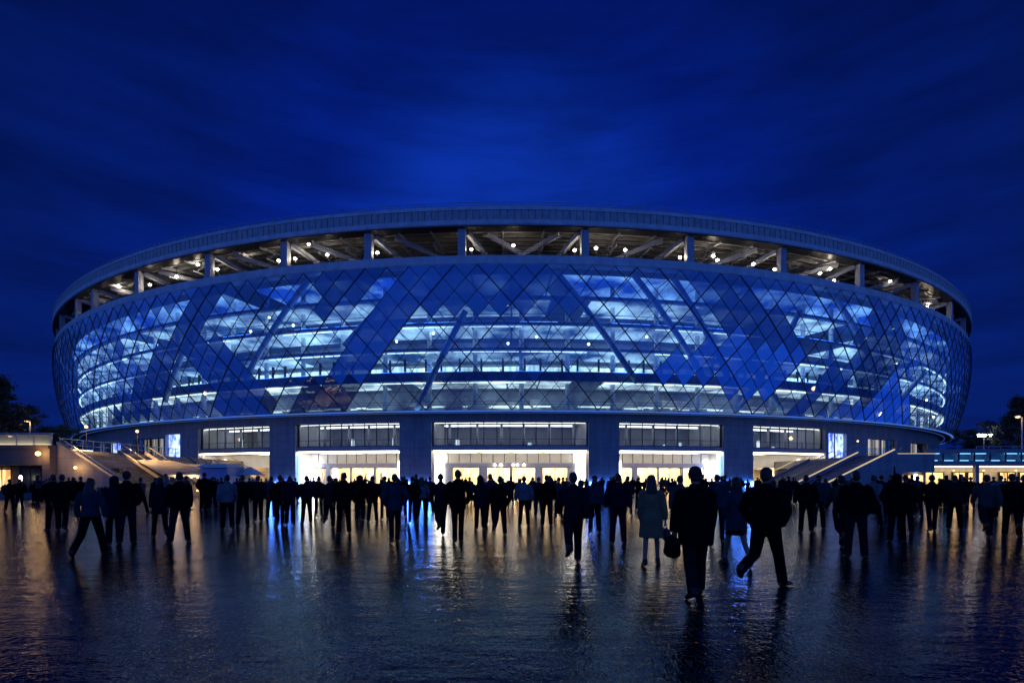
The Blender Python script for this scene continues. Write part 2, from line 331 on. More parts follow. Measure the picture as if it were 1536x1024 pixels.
# ---------------------------------------------------------------- mesh builder
class MB:
    def __init__(s): s.v = []; s.f = []; s.m = []
    def face(s, pts, mi=0):
        b = len(s.v); s.v.extend(Vector(p) for p in pts); s.f.append(tuple(range(b, b + len(pts)))); s.m.append(mi)
    def hexa(s, c, mi=0):
        b = len(s.v); s.v.extend(Vector(p) for p in c)
        for q in ((0, 3, 2, 1), (4, 5, 6, 7), (0, 1, 5, 4), (1, 2, 6, 5), (2, 3, 7, 6), (3, 0, 4, 7)):
            s.f.append(tuple(b + i for i in q)); s.m.append(mi)
    def box(s, x0, x1, y0, y1, z0, z1, mi=0):
        s.hexa([(x0, y0, z0), (x1, y0, z0), (x1, y1, z0), (x0, y1, z0), (x0, y0, z1), (x1, y0, z1), (x1, y1, z1), (x0, y1, z1)], mi)
    def arc(s, p0, p1, r0, r1, z0, z1, seg=None, mi=0):
        """ring segment between bearings p0..p1 (radians), radii r0<r1, heights z0<z1 (heights may be (inner, outer))"""
        n = seg or max(1, int(abs(p1 - p0) / R_(1.0) + 0.5))
        z0i, z0o = z0 if isinstance(z0, tuple) else (z0, z0)
        z1i, z1o = z1 if isinstance(z1, tuple) else (z1, z1)
        b = len(s.v)
        for k in range(n + 1):
            p = p0 + (p1 - p0) * k / n
            s.v += [pol(p, r0, z0i), pol(p, r1, z0o), pol(p, r1, z1o), pol(p, r0, z1i)]
        full = abs(abs(p1 - p0) - 2 * math.pi) < 1e-4
        for k in range(n):
            a = b + 4 * k; c = a + 4
            for i in range(4):
                j = (i + 1) % 4
                s.f.append((a + i, a + j, c + j, c + i)); s.m.append(mi)
        if not full:
            s.f.append((b, b + 3, b + 2, b + 1)); s.m.append(mi)
            e = b + 4 * n; s.f.append((e, e + 1, e + 2, e + 3)); s.m.append(mi)
    def beam(s, a, b, w, h, up=(0, 0, 1), mi=0):
        a = Vector(a); b = Vector(b); t = (b - a).normalized(); up = Vector(up)
        sd = t.cross(up)
        if sd.length < 1e-5: sd = t.cross(Vector((0, 1, 0)))
        sd.normalize(); u = sd.cross(t).normalized()
        sd = sd * w / 2; u = u * h / 2
        s.hexa([a - sd - u, a + sd - u, b + sd - u, b - sd - u, a - sd + u, a + sd + u, b + sd + u, b - sd + u], mi)
    def tube(s, pts, rad, n=8, ref=(1, 0, 0), flat=1.0, mi=0, caps=True):
        """lofted tube through pts; rad number/list (or (rx, ry) pairs)"""
        pts = [Vector(p) for p in pts]; k = len(pts); b = len(s.v); ref = Vector(ref)
        for i, p in enumerate(pts):
            t = (pts[min(i + 1, k - 1)] - pts[max(i - 1, 0)])
            t = t.normalized() if t.length > 1e-9 else Vector((0, 0, 1))
            u = ref - t * ref.dot(t)
            if u.length < 1e-3: u = Vector((0, 1, 0)) - t * t.y
            u.normalize(); w = t.cross(u)
            r = rad[i] if isinstance(rad, (list, tuple)) else rad
            rx, ry = r if isinstance(r, (list, tuple)) else (r, r * flat)
            for j in range(n):
                an = 2 * math.pi * j / n
                s.v.append(p + u * rx * math.cos(an) + w * ry * math.sin(an))
        for i in range(k - 1):
            for j in range(n):
                a0 = b + i * n + j; a1 = b + i * n + (j + 1) % n
                s.f.append((a0, a1, a1 + n, a0 + n)); s.m.append(mi)
        if caps:
            s.f.append(tuple(b + j for j in reversed(range(n)))); s.m.append(mi)
            e = b + (k - 1) * n; s.f.append(tuple(e + j for j in range(n))); s.m.append(mi)
    def ball(s, c, rx, ry=None, rz=None, n=10, m=7, mi=0):
        c = Vector(c); ry = rx if ry is None else ry; rz = rx if rz is None else rz
        b = len(s.v); s.v.append(c + Vector((0, 0, -rz)))
        for i in range(1, m):
            th = -math.pi / 2 + math.pi * i / m
            for j in range(n):
                a = 2 * math.pi * j / n
                s.v.append(c + Vector((rx * math.cos(th) * math.cos(a), ry * math.cos(th) * math.sin(a), rz * math.sin(th))))
        s.v.append(c + Vector((0, 0, rz))); top = len(s.v) - 1
        for j in range(n):
            j2 = (j + 1) % n
            s.f.append((b, b + 1 + j2, b + 1 + j)); s.m.append(mi)
            for i in range(m - 2):
                a0 = b + 1 + i * n
                s.f.append((a0 + j, a0 + j2, a0 + n + j2, a0 + n + j)); s.m.append(mi)
            a0 = b + 1 + (m - 2) * n
            s.f.append((a0 + j, a0 + j2, top)); s.m.append(mi)
    def lathe_ring(s, prof, n=360, mi=0):
        """closed profile (r, z) swept round the stadium axis"""
        k = len(prof); b = len(s.v)
        for i in range(n):
            p = 2 * math.pi * i / n
            s.v += [pol(p, r, z) for r, z in prof]
        for i in range(n):
            a = b + i * k; c = b + ((i + 1) % n) * k
            for j in range(k):
                j2 = (j + 1) % k
                s.f.append((a + j, a + j2, c + j2, c + j)); s.m.append(mi)
    def mesh(s, name, mats, smooth=False):
        me = bpy.data.meshes.new(name)
        me.from_pydata([tuple(v) for v in s.v], [], s.f)
        mats = mats if isinstance(mats, (list, tuple)) else [mats]
        for m in mats: me.materials.append(m)
        if len(mats) > 1: me.polygons.foreach_set('material_index', s.m)
        if smooth: me.polygons.foreach_set('use_smooth', [True] * len(s.f))
        me.update()
        return me
    def build(s, name, mats, parent=None, smooth=False, normals=True):
        me = s.mesh(name, mats, smooth)
        if normals:
            bm = bmesh.new(); bm.from_mesh(me); bmesh.ops.recalc_face_normals(bm, faces=bm.faces); bm.to_mesh(me); bm.free()
        return link(name, me, parent)

def link(name, me, parent=None):
    o = bpy.data.objects.new(name, me); col.objects.link(o)
    if parent is not None:
        o.parent = parent
        if parent.type == 'EMPTY' or parent.matrix_basis != Matrix():
            o.matrix_parent_inverse = parent_world(parent).inverted()
    return o

def parent_world(p):
    m = p.matrix_basis.copy()
    while p.parent is not None:
        m = p.parent.matrix_basis @ p.matrix_parent_inverse @ m if False else (p.parent.matrix_basis @ (p.matrix_parent_inverse @ m))
        p = p.parent
    return m

def thing(name, label, cat, loc=(0, 0, 0), rz=0.0, group=None):
    o = bpy.data.objects.new(name, None); col.objects.link(o)
    o.empty_display_size = 0.3
    o.location = loc; o.rotation_euler = (0, 0, rz)
    o['label'] = label; o['category'] = cat
    if group: o['group'] = group
    return o

def tag(o, label=None, cat=None, group=None, kind=None):
    if label: o['label'] = label
    if cat: o['category'] = cat
    if group: o['group'] = group
    if kind: o['kind'] = kind
    return o

def struct(name, o): o['kind'] = 'structure'; return o

PI = math.pi
# ================================================================ sky
w = bpy.data.worlds.new('World'); sc.world = w; w.use_nodes = True
nt = w.node_tree; bg = nt.nodes['Background']
tc = nt.nodes.new('ShaderNodeTexCoord')
nrm = nt.nodes.new('ShaderNodeVectorMath'); nrm.operation = 'NORMALIZE'; nt.links.new(tc.outputs['Generated'], nrm.inputs[0])
dt = nt.nodes.new('ShaderNodeVectorMath'); dt.operation = 'DOT_PRODUCT'
g = Vector((0.0, math.cos(R_(23)), math.sin(R_(23)))); dt.inputs[1].default_value = g
nt.links.new(nrm.outputs[0], dt.inputs[0])
ramp = nt.nodes.new('ShaderNodeValToRGB'); cr = ramp.color_ramp; cr.interpolation = 'EASE'
cr.elements[0].position = 0.12; cr.elements[0].color = (0.024, 0.085, 0.43, 1)
cr.elements[1].position = 1.0; cr.elements[1].color = (0.0032, 0.031, 0.37, 1)
for pos, c in ((0.45, (0.006, 0.026, 0.17)), (0.70, (0.0009, 0.0075, 0.088)), (0.86, (0.0010, 0.0095, 0.130)), (0.94, (0.0010, 0.0125, 0.205))):
    e = cr.elements.new(pos); e.color = c + (1,)
nt.links.new(dt.outputs['Value'], ramp.inputs['Fac'])
mp = nt.nodes.new('ShaderNodeMapping'); mp.inputs['Scale'].default_value = (1.1, 1.1, 6.5); mp.inputs['Rotation'].default_value = (0.0, R_(9), 0)
nt.links.new(nrm.outputs[0], mp.inputs['Vector'])
cn = nt.nodes.new('ShaderNodeTexNoise'); cn.inputs['Scale'].default_value = 3.6; cn.inputs['Detail'].default_value = 8; cn.inputs['Roughness'].default_value = 0.6; cn.inputs['Distortion'].default_value = 0.15
nt.links.new(mp.outputs[0], cn.inputs['Vector'])
cr2 = nt.nodes.new('ShaderNodeMapRange'); cr2.inputs['From Min'].default_value = 0.35; cr2.inputs['From Max'].default_value = 0.7
cr2.inputs['To Min'].default_value = 0.80; cr2.inputs['To Max'].default_value = 1.34
nt.links.new(cn.outputs['Fac'], cr2.inputs['Value'])
ml = nt.nodes.new('ShaderNodeVectorMath'); ml.operation = 'SCALE'
sz = nt.nodes.new('ShaderNodeSeparateXYZ'); nt.links.new(nrm.outputs[0], sz.inputs[0])
zr = nt.nodes.new('ShaderNodeMapRange'); zr.inputs['From Min'].default_value = 0.15; zr.inputs['From Max'].default_value = 0.70; zr.inputs['To Min'].default_value = 1.40; zr.inputs['To Max'].default_value = 0.55
nt.links.new(sz.outputs['Z'], zr.inputs['Value'])
zm = nt.nodes.new('ShaderNodeMath'); zm.operation = 'MULTIPLY'; nt.links.new(zr.outputs[0], zm.inputs[0]); nt.links.new(cr2.outputs[0], zm.inputs[1])
nt.links.new(ramp.outputs['Color'], ml.inputs[0]); nt.links.new(zm.outputs[0], ml.inputs['Scale'])
sky = nt.nodes.new('ShaderNodeTexSky'); sky.sky_type = 'NISHITA'; sky.sun_disc = False
sky.sun_elevation = R_(-3.0); sky.sun_rotation = R_(0)
sm = nt.nodes.new('ShaderNodeVectorMath'); sm.operation = 'MULTIPLY'; sm.inputs[1].default_value = (0.002, 0.006, 0.03)
nt.links.new(sky.outputs[0], sm.inputs[0])
ad = nt.nodes.new('ShaderNodeVectorMath'); ad.operation = 'ADD'
nt.links.new(ml.outputs[0], ad.inputs[0]); nt.links.new(sm.outputs[0], ad.inputs[1])
nt.links.new(ad.outputs[0], bg.inputs['Color']); bg.inputs['Strength'].default_value = 1.0

# ================================================================ ground
gm = MB(); gm.face([(-900, -60, 0), (900, -60, 0), (900, 1300, 0), (-900, 1300, 0)])
ground = gm.build('ground', M['wet']); ground['kind'] = 'structure'

#SECTION stadium
# ================================================================ stadium
stadium = thing('stadium', 'huge round stadium clad in blue-lit diamond glass above a concrete podium', 'stadium', (0, D, 0))
SPAN = R_(75)
ZB, ZT = 10.95, 29.45
def Rf(z):
    t = max(0.0, min(1.0, (z - ZB) / (ZT - ZB)))
    return 134.0 - 3.2 * (1 - t) ** 2.2 - 0.35 * max(0, t - 0.75) * 2

# ---- glass skin: diamonds
NCOL = 280; HR = 11
dphi = 2 * PI / NCOL / 2; dz = (ZT - ZB) / HR
def node(i, k, dr=0.0):
    z = ZB + dz * k
    return pol(i * dphi, Rf(z) + dr, z)
def inpoly(x, y, P):
    c = False; n = len(P)
    for i in range(n):
        x1, y1 = P[i]; x2, y2 = P[(i + 1) % n]
        if (y1 > y) != (y2 > y) and x < (x2 - x1) * (y - y1) / (y2 - y1) + x1: c = not c
    return c
# zones of the skin as they show from the plaza: (transparency, glow, polygon)
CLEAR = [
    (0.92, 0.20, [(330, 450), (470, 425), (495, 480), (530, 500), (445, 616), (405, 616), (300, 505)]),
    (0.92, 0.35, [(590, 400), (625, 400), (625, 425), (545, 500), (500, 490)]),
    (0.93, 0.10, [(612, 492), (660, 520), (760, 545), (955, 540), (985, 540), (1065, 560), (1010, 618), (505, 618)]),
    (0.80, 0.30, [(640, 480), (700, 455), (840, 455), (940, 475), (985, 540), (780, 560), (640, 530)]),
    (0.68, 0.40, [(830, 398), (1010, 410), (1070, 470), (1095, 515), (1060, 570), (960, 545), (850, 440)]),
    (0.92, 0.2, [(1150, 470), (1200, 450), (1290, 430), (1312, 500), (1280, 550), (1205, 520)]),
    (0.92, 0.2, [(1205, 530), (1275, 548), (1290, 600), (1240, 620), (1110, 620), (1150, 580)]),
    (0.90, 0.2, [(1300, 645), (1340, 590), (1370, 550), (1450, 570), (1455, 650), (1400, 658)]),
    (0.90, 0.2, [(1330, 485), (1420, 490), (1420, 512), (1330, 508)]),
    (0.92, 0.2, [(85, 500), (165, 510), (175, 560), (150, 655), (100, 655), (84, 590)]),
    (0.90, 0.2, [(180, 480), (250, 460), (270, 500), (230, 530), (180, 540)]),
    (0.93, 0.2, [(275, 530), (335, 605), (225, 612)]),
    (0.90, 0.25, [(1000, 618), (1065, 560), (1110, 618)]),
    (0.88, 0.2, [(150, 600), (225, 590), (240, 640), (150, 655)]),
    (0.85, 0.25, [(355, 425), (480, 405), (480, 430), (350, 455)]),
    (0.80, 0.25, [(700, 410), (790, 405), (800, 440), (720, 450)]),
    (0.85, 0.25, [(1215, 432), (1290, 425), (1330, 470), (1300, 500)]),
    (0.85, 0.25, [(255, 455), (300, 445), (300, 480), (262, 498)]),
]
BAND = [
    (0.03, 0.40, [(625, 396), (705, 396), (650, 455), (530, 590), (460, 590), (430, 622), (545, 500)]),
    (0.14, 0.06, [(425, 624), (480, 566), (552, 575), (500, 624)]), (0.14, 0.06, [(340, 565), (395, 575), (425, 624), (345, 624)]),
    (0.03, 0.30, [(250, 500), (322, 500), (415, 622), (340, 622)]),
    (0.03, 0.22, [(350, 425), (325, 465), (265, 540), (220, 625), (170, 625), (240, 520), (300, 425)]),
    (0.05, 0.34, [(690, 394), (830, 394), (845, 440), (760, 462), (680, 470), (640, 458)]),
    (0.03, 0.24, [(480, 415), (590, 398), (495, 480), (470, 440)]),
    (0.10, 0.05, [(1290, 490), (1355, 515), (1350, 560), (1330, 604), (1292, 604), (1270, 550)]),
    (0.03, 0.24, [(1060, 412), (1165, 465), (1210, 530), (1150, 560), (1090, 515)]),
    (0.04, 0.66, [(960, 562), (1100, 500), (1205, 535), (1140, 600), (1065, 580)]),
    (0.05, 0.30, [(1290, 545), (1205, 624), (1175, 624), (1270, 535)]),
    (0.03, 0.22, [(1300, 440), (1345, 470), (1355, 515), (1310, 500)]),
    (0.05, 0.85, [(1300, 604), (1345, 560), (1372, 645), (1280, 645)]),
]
skin = MB(); attr = []
rp = random.Random(11)
def noise2(i, k):
    return (math.sin(i * 0.41 + 1.3) * math.sin(k * 0.9 + i * 0.17) + math.sin(i * 0.13 - k * 0.31)) * 0.5
for k in range(0, HR + 1):
    for i in range(-NCOL, NCOL):
        if (i + k) % 2 == 0: continue
        pts = []
        if k > 0: pts.append(node(i, k - 1))
        pts.append(node(i + 1, k) if True else None)
        if k < HR: pts.append(node(i, k + 1))
        pts.append(node(i - 1, k))
        if abs(i * dphi) > R_(100): continue
        j = [rp.uniform(-0.02, 0.02) for _ in pts]
        nvec = pol(i * dphi, 1, 0) - Vector((0, D, 0))
        skin.face([p + nvec * jj for p, jj in zip(pts, j)])
        cx, cy = proj(sum(pts, Vector()) / len(pts))
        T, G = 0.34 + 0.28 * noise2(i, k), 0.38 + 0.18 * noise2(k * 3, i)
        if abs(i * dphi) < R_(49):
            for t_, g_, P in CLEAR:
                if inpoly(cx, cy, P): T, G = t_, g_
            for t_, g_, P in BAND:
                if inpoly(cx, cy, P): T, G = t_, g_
        T = max(0.02, min(0.92, T + rp.uniform(-0.05, 0.05))); G = max(0.03, G * rp.uniform(0.9, 1.1)) * 1.35 * (1.05 - 0.38 * k / HR)  # glow painted dimmer up the skin, standing in for darker sky reflections
        attr.append((T, G, rp.random(), len(pts)))
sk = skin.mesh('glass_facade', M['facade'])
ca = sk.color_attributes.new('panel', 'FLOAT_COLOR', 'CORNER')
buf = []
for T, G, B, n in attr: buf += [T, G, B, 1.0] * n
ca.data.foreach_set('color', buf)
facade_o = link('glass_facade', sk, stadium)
# ---- mullions
mu = MB(); mh = MB()
lim = int(R_(100) / dphi)
for k in range(HR):
    for i in range(-lim, lim):
        if (i + k) % 2: continue
        for s in (-1, 1):
            a, b = node(i, k, 0.03), node(i + s, k + 1, 0.03)
            nvec = (pol(i * dphi, 1, 0) - Vector((0, D, 0)))
            line = (i - s * k)
            if line % 8 == 0: mh.beam(a, b, 0.14, 0.12, nvec)
            else: mu.beam(a, b, 0.07, 0.07, nvec)
mu.build('mullion_grid', M['mullion'], stadium, normals=False)
mh.build('main_mullion_grid', M['mullion'], stadium, normals=False)
m = MB(); m.arc(-R_(100), R_(100), 130.55, 130.95, 10.80, 10.92, 200); m.build('light_strip', M['led_blue'], stadium)
# ---- inner floors behind the skin
m = MB()
for z0, z1, r1 in ((10.93, 11.05, 130.5), (15.15, 16.45, 129.6), (19.35, 19.75, 129.6), (22.75, 23.15, 130.0), (26.2, 26.6, 130.5)):
    m.arc(-SPAN, SPAN, 121.0, r1, z0, z1, 150)
m.build('floor_slab', M['slab'], stadium)
m = MB(); m.arc(-R_(110), R_(110), 120.4, 121.0, 10.95, 29.5, 220); m.build('interior_wall', M['int_wall'], stadium)
# strips under each slab: lit rooms alternate with dim ones
rs = random.Random(5)
M['glow_warm'] = screen_mat('lit_ceiling_warm', (0.12, 0.13, 0.15), (1.0, 0.95, 0.86), 2.0, 0.22, 0.5, 0.36, 0.64)
M['glow_cool'] = screen_mat('lit_ceiling_cool', (0.03, 0.07, 0.18), (0.70, 0.88, 1.0), 1.9, 0.16, 0.5, 0.40, 0.66)
M['glow_blue'] = screen_mat('lit_ceiling_blue', (0.01, 0.05, 0.35), (0.35, 0.60, 1.0), 1.9, 0.16, 0.5, 0.40, 0.68)
def strips(name, z, r0, r1, mat, step, gap, prob):
    m = MB(); p = -SPAN
    while p < SPAN:
        if rs.random() < prob: m.arc(p, p + R_(step), r0, r1, z - 0.06, z, 3)
        p += R_(step + gap)
    m.build(name, mat, stadium)
strips('ceiling_light', 15.13, 124.0, 129.3, M['glow_warm'], 1.9, 0.12, 0.95)
strips('ceiling_light', 19.33, 123.5, 129.3, M['glow_cool'], 2.3, 0.12, 0.95)
strips('ceiling_light', 22.73, 123.5, 129.6, M['glow_cool'], 2.3, 0.12, 0.9)
strips('ceiling_light', 26.18, 123.0, 129.8, M['glow_cool'], 2.3, 0.12, 0.9)
strips('ceiling_light', 29.45, 122.0, 130.5, M['glow_blue'], 2.3, 0.12, 0.95)
strips('ceiling_strip', 15.05, 128.9, 129.1, M['int_warm'], 4.6, 0.15, 0.8)
strips('ceiling_strip', 19.25, 129.2, 129.4, M['int_strip'], 4.0, 0.2, 0.7)
strips('ceiling_strip', 22.65, 129.5, 129.7, M['int_strip'], 3.6, 0.4, 0.5)
strips('floor_light', 16.55, 129.0, 129.3, M['int_blue'], 2.4, 0.5, 0.6)
strips('floor_light', 23.25, 129.4, 129.8, M['int_blue'], 2.4, 0.5, 0.8)
m = MB(); m.arc(-SPAN, SPAN, 129.75, 130.0, 11.06, 11.10, 150); m.build('floor_light', emat('added_uplight', (0.45, 0.70, 1.0), 2.6), stadium)  # unseen strip added to light the tubes and slab edges from below
m = MB(); p = -SPAN
while p < SPAN:
    w_ = R_(rs.uniform(0.7, 2.4))
    if rs.random() < 0.7: m.arc(p, p + w_, 123.6, 124.0, 12.35, 12.5, 2)
    if rs.random() < 0.5: m.arc(p + R_(.3), p + w_, 126.9, 127.0, 11.75, 11.88, 2)
    p += w_ + R_(0.2)
m.build('light_shelf', emat('light_shelf', (1.0, 0.94, 0.84), 2.2), stadium)
# curtained windows of the second floor, glazed fronts of the others
m = MB(); fr = MB(); p = -SPAN
while p < SPAN:
    wdt = R_(rs.choice((0.9, 1.1, 1.3)))
    if rs.random() < 0.86: m.arc(p, p + wdt, 125.0, 125.12, 16.5, rs.choice((18.0, 18.1, 18.3)), 2)
    fr.arc(p + wdt + R_(.02), p + wdt + R_(.12), 124.9, 125.3, 16.46, 19.3, 1)
    p += wdt + R_(0.16)
m.build('curtain', M['curtain'], stadium); fr.build('window_frame', M['frame'], stadium)
# ground concourse counters and rails inside the lowest storey
m = MB(); q = MB()
p = -SPAN
while p < SPAN:
    wd = R_(rs.uniform(0.8, 2.6))
    if rs.random() < 0.55: m.arc(p, p + wd, 126.0, 126.8, 11.06, 11.06 + rs.uniform(0.9, 1.2), 2)
    if rs.random() < 0.45: m.arc(p, p + wd * 0.8, 122.5, 123.0, 11.06, 11.06 + rs.uniform(1.8, 3.0), 2)
    p += wd + R_(0.35)
m.build('counter', M['pale_panel'], stadium)
for zz in (11.9, 12.25): q.arc(-SPAN, SPAN, 129.6, 129.66, zz, zz + 0.07, 150)
for zz, rr in ((17.4, 129.5), (20.8, 129.5), (24.2, 129.9)): q.arc(-SPAN, SPAN, rr, rr + 0.06, zz, zz + 0.07, 150)
q.build('inner_railing', M['metal'], stadium)
for i in range(-24, 25):
    c = MB(); p = R_(i * 2.95 + 0.6)
    c.tube([pol(p, 127.6, 11.05), pol(p, 127.6, 29.3)], 0.34, 10)
    c.build('interior_column', M['tube'], stadium, smooth=True)
# sloping steel tubes that carry the skin
TUBES = [((832, 400), (958, 572)), ((945, 412), (1062, 572)), ((1003, 420), (1098, 572)), ((622, 418), (520, 520)), ((470, 425), (372, 560)),
         ((1240, 440), (1310, 560)), ((1100, 520), (1185, 612)), ((700, 470), (620, 612)), ((320, 470), (240, 600)), ((1380, 560), (1330, 640)), ((1190, 470), (1120, 610))]
for (x0, y0), (x1, y1) in TUBES:
    def on_ring(px, py):
        r = 131.2
        ph = phi_of(px, r); dp = D - r * math.cos(ph); z = CAMH + (HZ - py) * dp / F
        z = min(29.2, max(11.2, z)); return pol(ph, Rf(z) - 1.6, z)
    A, B = on_ring(x0, y0), on_ring(x1, y1)
    pts = []
    for t in range(9):
        q_ = A.lerp(B, t / 8); vec = Vector((q_.x, q_.y - D, 0)); vec = vec.normalized() * (Rf(q_.z) - 1.5)
        pts.append(Vector((vec.x, D + vec.y, q_.z)))
    c = MB(); c.tube(pts, 0.42, 10); c.build('raking_tube', M['tube'], stadium, smooth=True)
# round lamps inside
for px, py in ((762, 459), (762, 515), (805, 505), (883, 516), (970, 505), (595, 512), (650, 500),
               (404, 476), (440, 488), (376, 497), (236, 517), (122, 553), (1340, 493), (1376, 500), (1404, 503),
               (1320, 560), (1345, 545), (1225, 475), (1250, 490), (1420, 620), (1390, 600), (1400, 625)):
    r = 128.2; ph = phi_of(px, r); dp = D - r * math.cos(ph); z = CAMH + (HZ - py) * dp / F
    if not 11.5 < z < 29: continue
    c = MB(); c.ball(pol(ph, r, z), 0.17, n=10, m=6); c.build('interior_lamp', M['int_spot'], stadium, smooth=True)

# ---- parapet ring, gallery and roof
m = MB(); m.lathe_ring([(132.5, 29.45), (133.75, 29.45), (133.85, 29.62), (133.62, 29.70), (133.62, 30.72), (133.3, 30.80), (132.5, 30.80)], 360)
m.build('parapet_ring', M['cladding'], stadium)
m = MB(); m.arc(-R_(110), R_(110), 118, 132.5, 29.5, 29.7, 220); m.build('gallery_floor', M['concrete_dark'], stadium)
m = MB(); m.arc(-R_(110), R_(110), 117.0, 118.0, 29.5, 39.5, 220); m.build('bowl_wall', M['dark_roof'], stadium)
m = MB(); m.lathe_ring([(133.0, 34.55), (133.9, 34.50), (134.0, 34.62), (134.0, 35.18), (133.6, 35.26), (133.6, 36.42), (134.0, 36.46), (134.0, 36.62), (133.75, 37.05), (131.0, 37.5), (108, 40.6), (108, 40.1), (132.0, 36.0)], 480)
roof = m.build('roof', M['cladding'], stadium)
m = MB(); prev = None; a = -R_(88)
while a < R_(88):
    for off, rr_ in ((0.0, 133.82), (0.0, 133.93), (0.33, 133.93), (0.33, 133.82)):
        cur = [pol(a + R_(off), rr_, 35.22), pol(a + R_(off), rr_, 36.44)]
        b_ = len(m.v); m.v += cur
        if b_: m.f.append((b_ - 2, b_, b_ + 1, b_ - 1)); m.m.append(0)
    a += R_(0.385)
fr_ = MB(); fr_.arc(-R_(110), R_(110), 132.4, 133.86, 34.36, 34.49, 220); fr_.build('lip_shade_strip', M['frame'], stadium)  # dark strip added to hold the lip's lamp-lit underside in shade
m.build('fascia_rib', M['flute'], roof)
m = MB(); m.arc(-R_(88), R_(88), 133.2, 133.25, 37.75, 37.81, 200); m.arc(-R_(88), R_(88), 133.2, 133.25, 37.42, 37.46, 200)
a = -R_(88)
while a < R_(88):
    m.arc(a, a + R_(0.03), 133.18, 133.26, 36.95, 37.82, 1); a += R_(0.5)
m.build('roof_railing', M['metal'], roof)
m = MB(); m.arc(-R_(110), R_(110), 108, 133.2, (38.4, 34.75), (38.6, 34.9), 220); m.build('roof_soffit', M['dark_roof'], stadium)
m = MB()
for r in (131.6, 129.8, 128.0, 126.2, 124.4, 122.6, 120.8):
    zz = 34.75 + (133.2 - r) / 25.2 * 3.65
    m.arc(-R_(88), R_(88), r, r + 0.22, zz - 0.42, zz - 0.02, 176)
m.build('purlin', M['purlin'], stadium)
COLX = [117, 142, 208, 314, 428, 553, 693, 877, 1034, 1173, 1290, 1373, 1425]
cphi = [phi_of(x, 133.0) for x in COLX]
def zsof(r): return 34.75 + (133.2 - r) / 25.2 * 3.65
cph_all = cphi + [cphi[0] - R_(6), cphi[0] - R_(12), cphi[-1] + R_(6), cphi[-1] + R_(12)]
for ph in sorted(cph_all):
    c = MB(); s = 0.0038
    c.arc(ph - s, ph + s, 132.55, 133.35, 30.78, 34.56, 1)
    c.arc(ph - s * 1.25, ph + s * 1.25, 132.5, 133.4, 30.79, 30.98, 1)
    c.build('roof_column', M['steel'], stadium)
    sg = 1 if ph < R_(0.5) else -1
    c = MB()
    c.beam(pol(ph, 132.9, 34.35), pol(ph, 119.0, zsof(119.0) - 0.9), 0.45, 0.85)
    c.build('roof_beam', M['steel'], stadium)
    c = MB()
    c.beam(pol(ph + sg * R_(.3), 132.6, 34.1), pol(ph + sg * R_(2.3), 124.5, 31.2), 0.5, 0.55)
    c.beam(pol(ph + sg * R_(1.4), 131.8, 34.3), pol(ph + sg * R_(5.2), 125.5, 32.2), 0.4, 0.6)
    c.build('roof_brace', M['steel'], stadium)
for i in range(len(cphi) - 1):
    for u in (0.33, 0.67):
        ph = cphi[i] + (cphi[i + 1] - cphi[i]) * u
        c = MB(); c.beam(pol(ph, 132.9, 34.3), pol(ph, 119.0, zsof(119.0) - 0.6), 0.22, 0.4); c.beam(pol(ph, 131.5, 33.3), pol(ph, 119.5, 33.9), 0.2, 0.22)
        for q in range(5):
            r0 = 131.0 - q * 2.4; c.beam(pol(ph, r0, 33.3 + q * .1), pol(ph, r0 - 1.2, zsof(r0) - .5), 0.1, 0.1); c.beam(pol(ph, r0 - 2.4, 33.4 + q * .1), pol(ph, r0 - 1.2, zsof(r0) - .5), 0.1, 0.1)
        c.build('roof_truss', M['steel'], stadium)
# handrail and clutter on the gallery edge
m = MB(); m.arc(-R_(88), R_(88), 132.55, 132.6, 31.55, 31.6, 200)
a = -R_(88)
while a < R_(88):
    m.arc(a, a + R_(0.03), 132.55, 132.6, 30.79, 31.58, 1); a += R_(0.9)
m.build('gallery_railing', M['frame'], stadium)
GL = [(745, 338, 130.5), (770, 368, 132.2), (864, 338, 130.5), (862, 375, 132.2), (894, 372, 132.2), (911, 341, 130.5), (938, 375, 132.2), (1020, 386, 132.2), (1070, 384, 131.6), (1076, 390, 132.2),
      (1130, 396, 132.2), (1162, 404, 132.2), (372, 376, 130.8), (297, 397, 131.4), (478, 350, 130.5), (463, 366, 131.4), (491, 382, 132.2), (545, 346, 131), (566, 379, 132.2), (443, 388, 132.2), (707, 374, 132.2),
      (178, 430, 131.5), (225, 427, 132.2), (145, 460, 132.0), (326, 404, 132.2), (265, 415, 131), (1246, 391, 130.8), (1245, 403, 132.0), (1230, 410, 132.2), (1251, 421, 132.2), (1393, 457, 131), (1390, 460, 132), (1335, 421, 131.2), (418, 391, 132.2)]
for px, py, r in GL:
    ph = phi_of(px, r); dp = D - r * math.cos(ph); z = CAMH + (HZ - py) * dp / F
    c = MB(); P = pol(ph, r, z)
    c.ball(P, 0.19, 0.19, 0.14, 10, 6, 0)
    if z > 33: c.tube([P + Vector((0, 0, 0.1)), P + Vector((0, 0, max(0.2, zsof(r) - z - 0.02)))], 0.035, 6, mi=1)
    else: c.tube([P + Vector((0, 0.0, -0.1)), Vector((P.x, P.y, 30.79))], 0.035, 6, mi=1)
    c.build('gallery_lamp', [M['spot'], M['frame']], stadium, smooth=True)

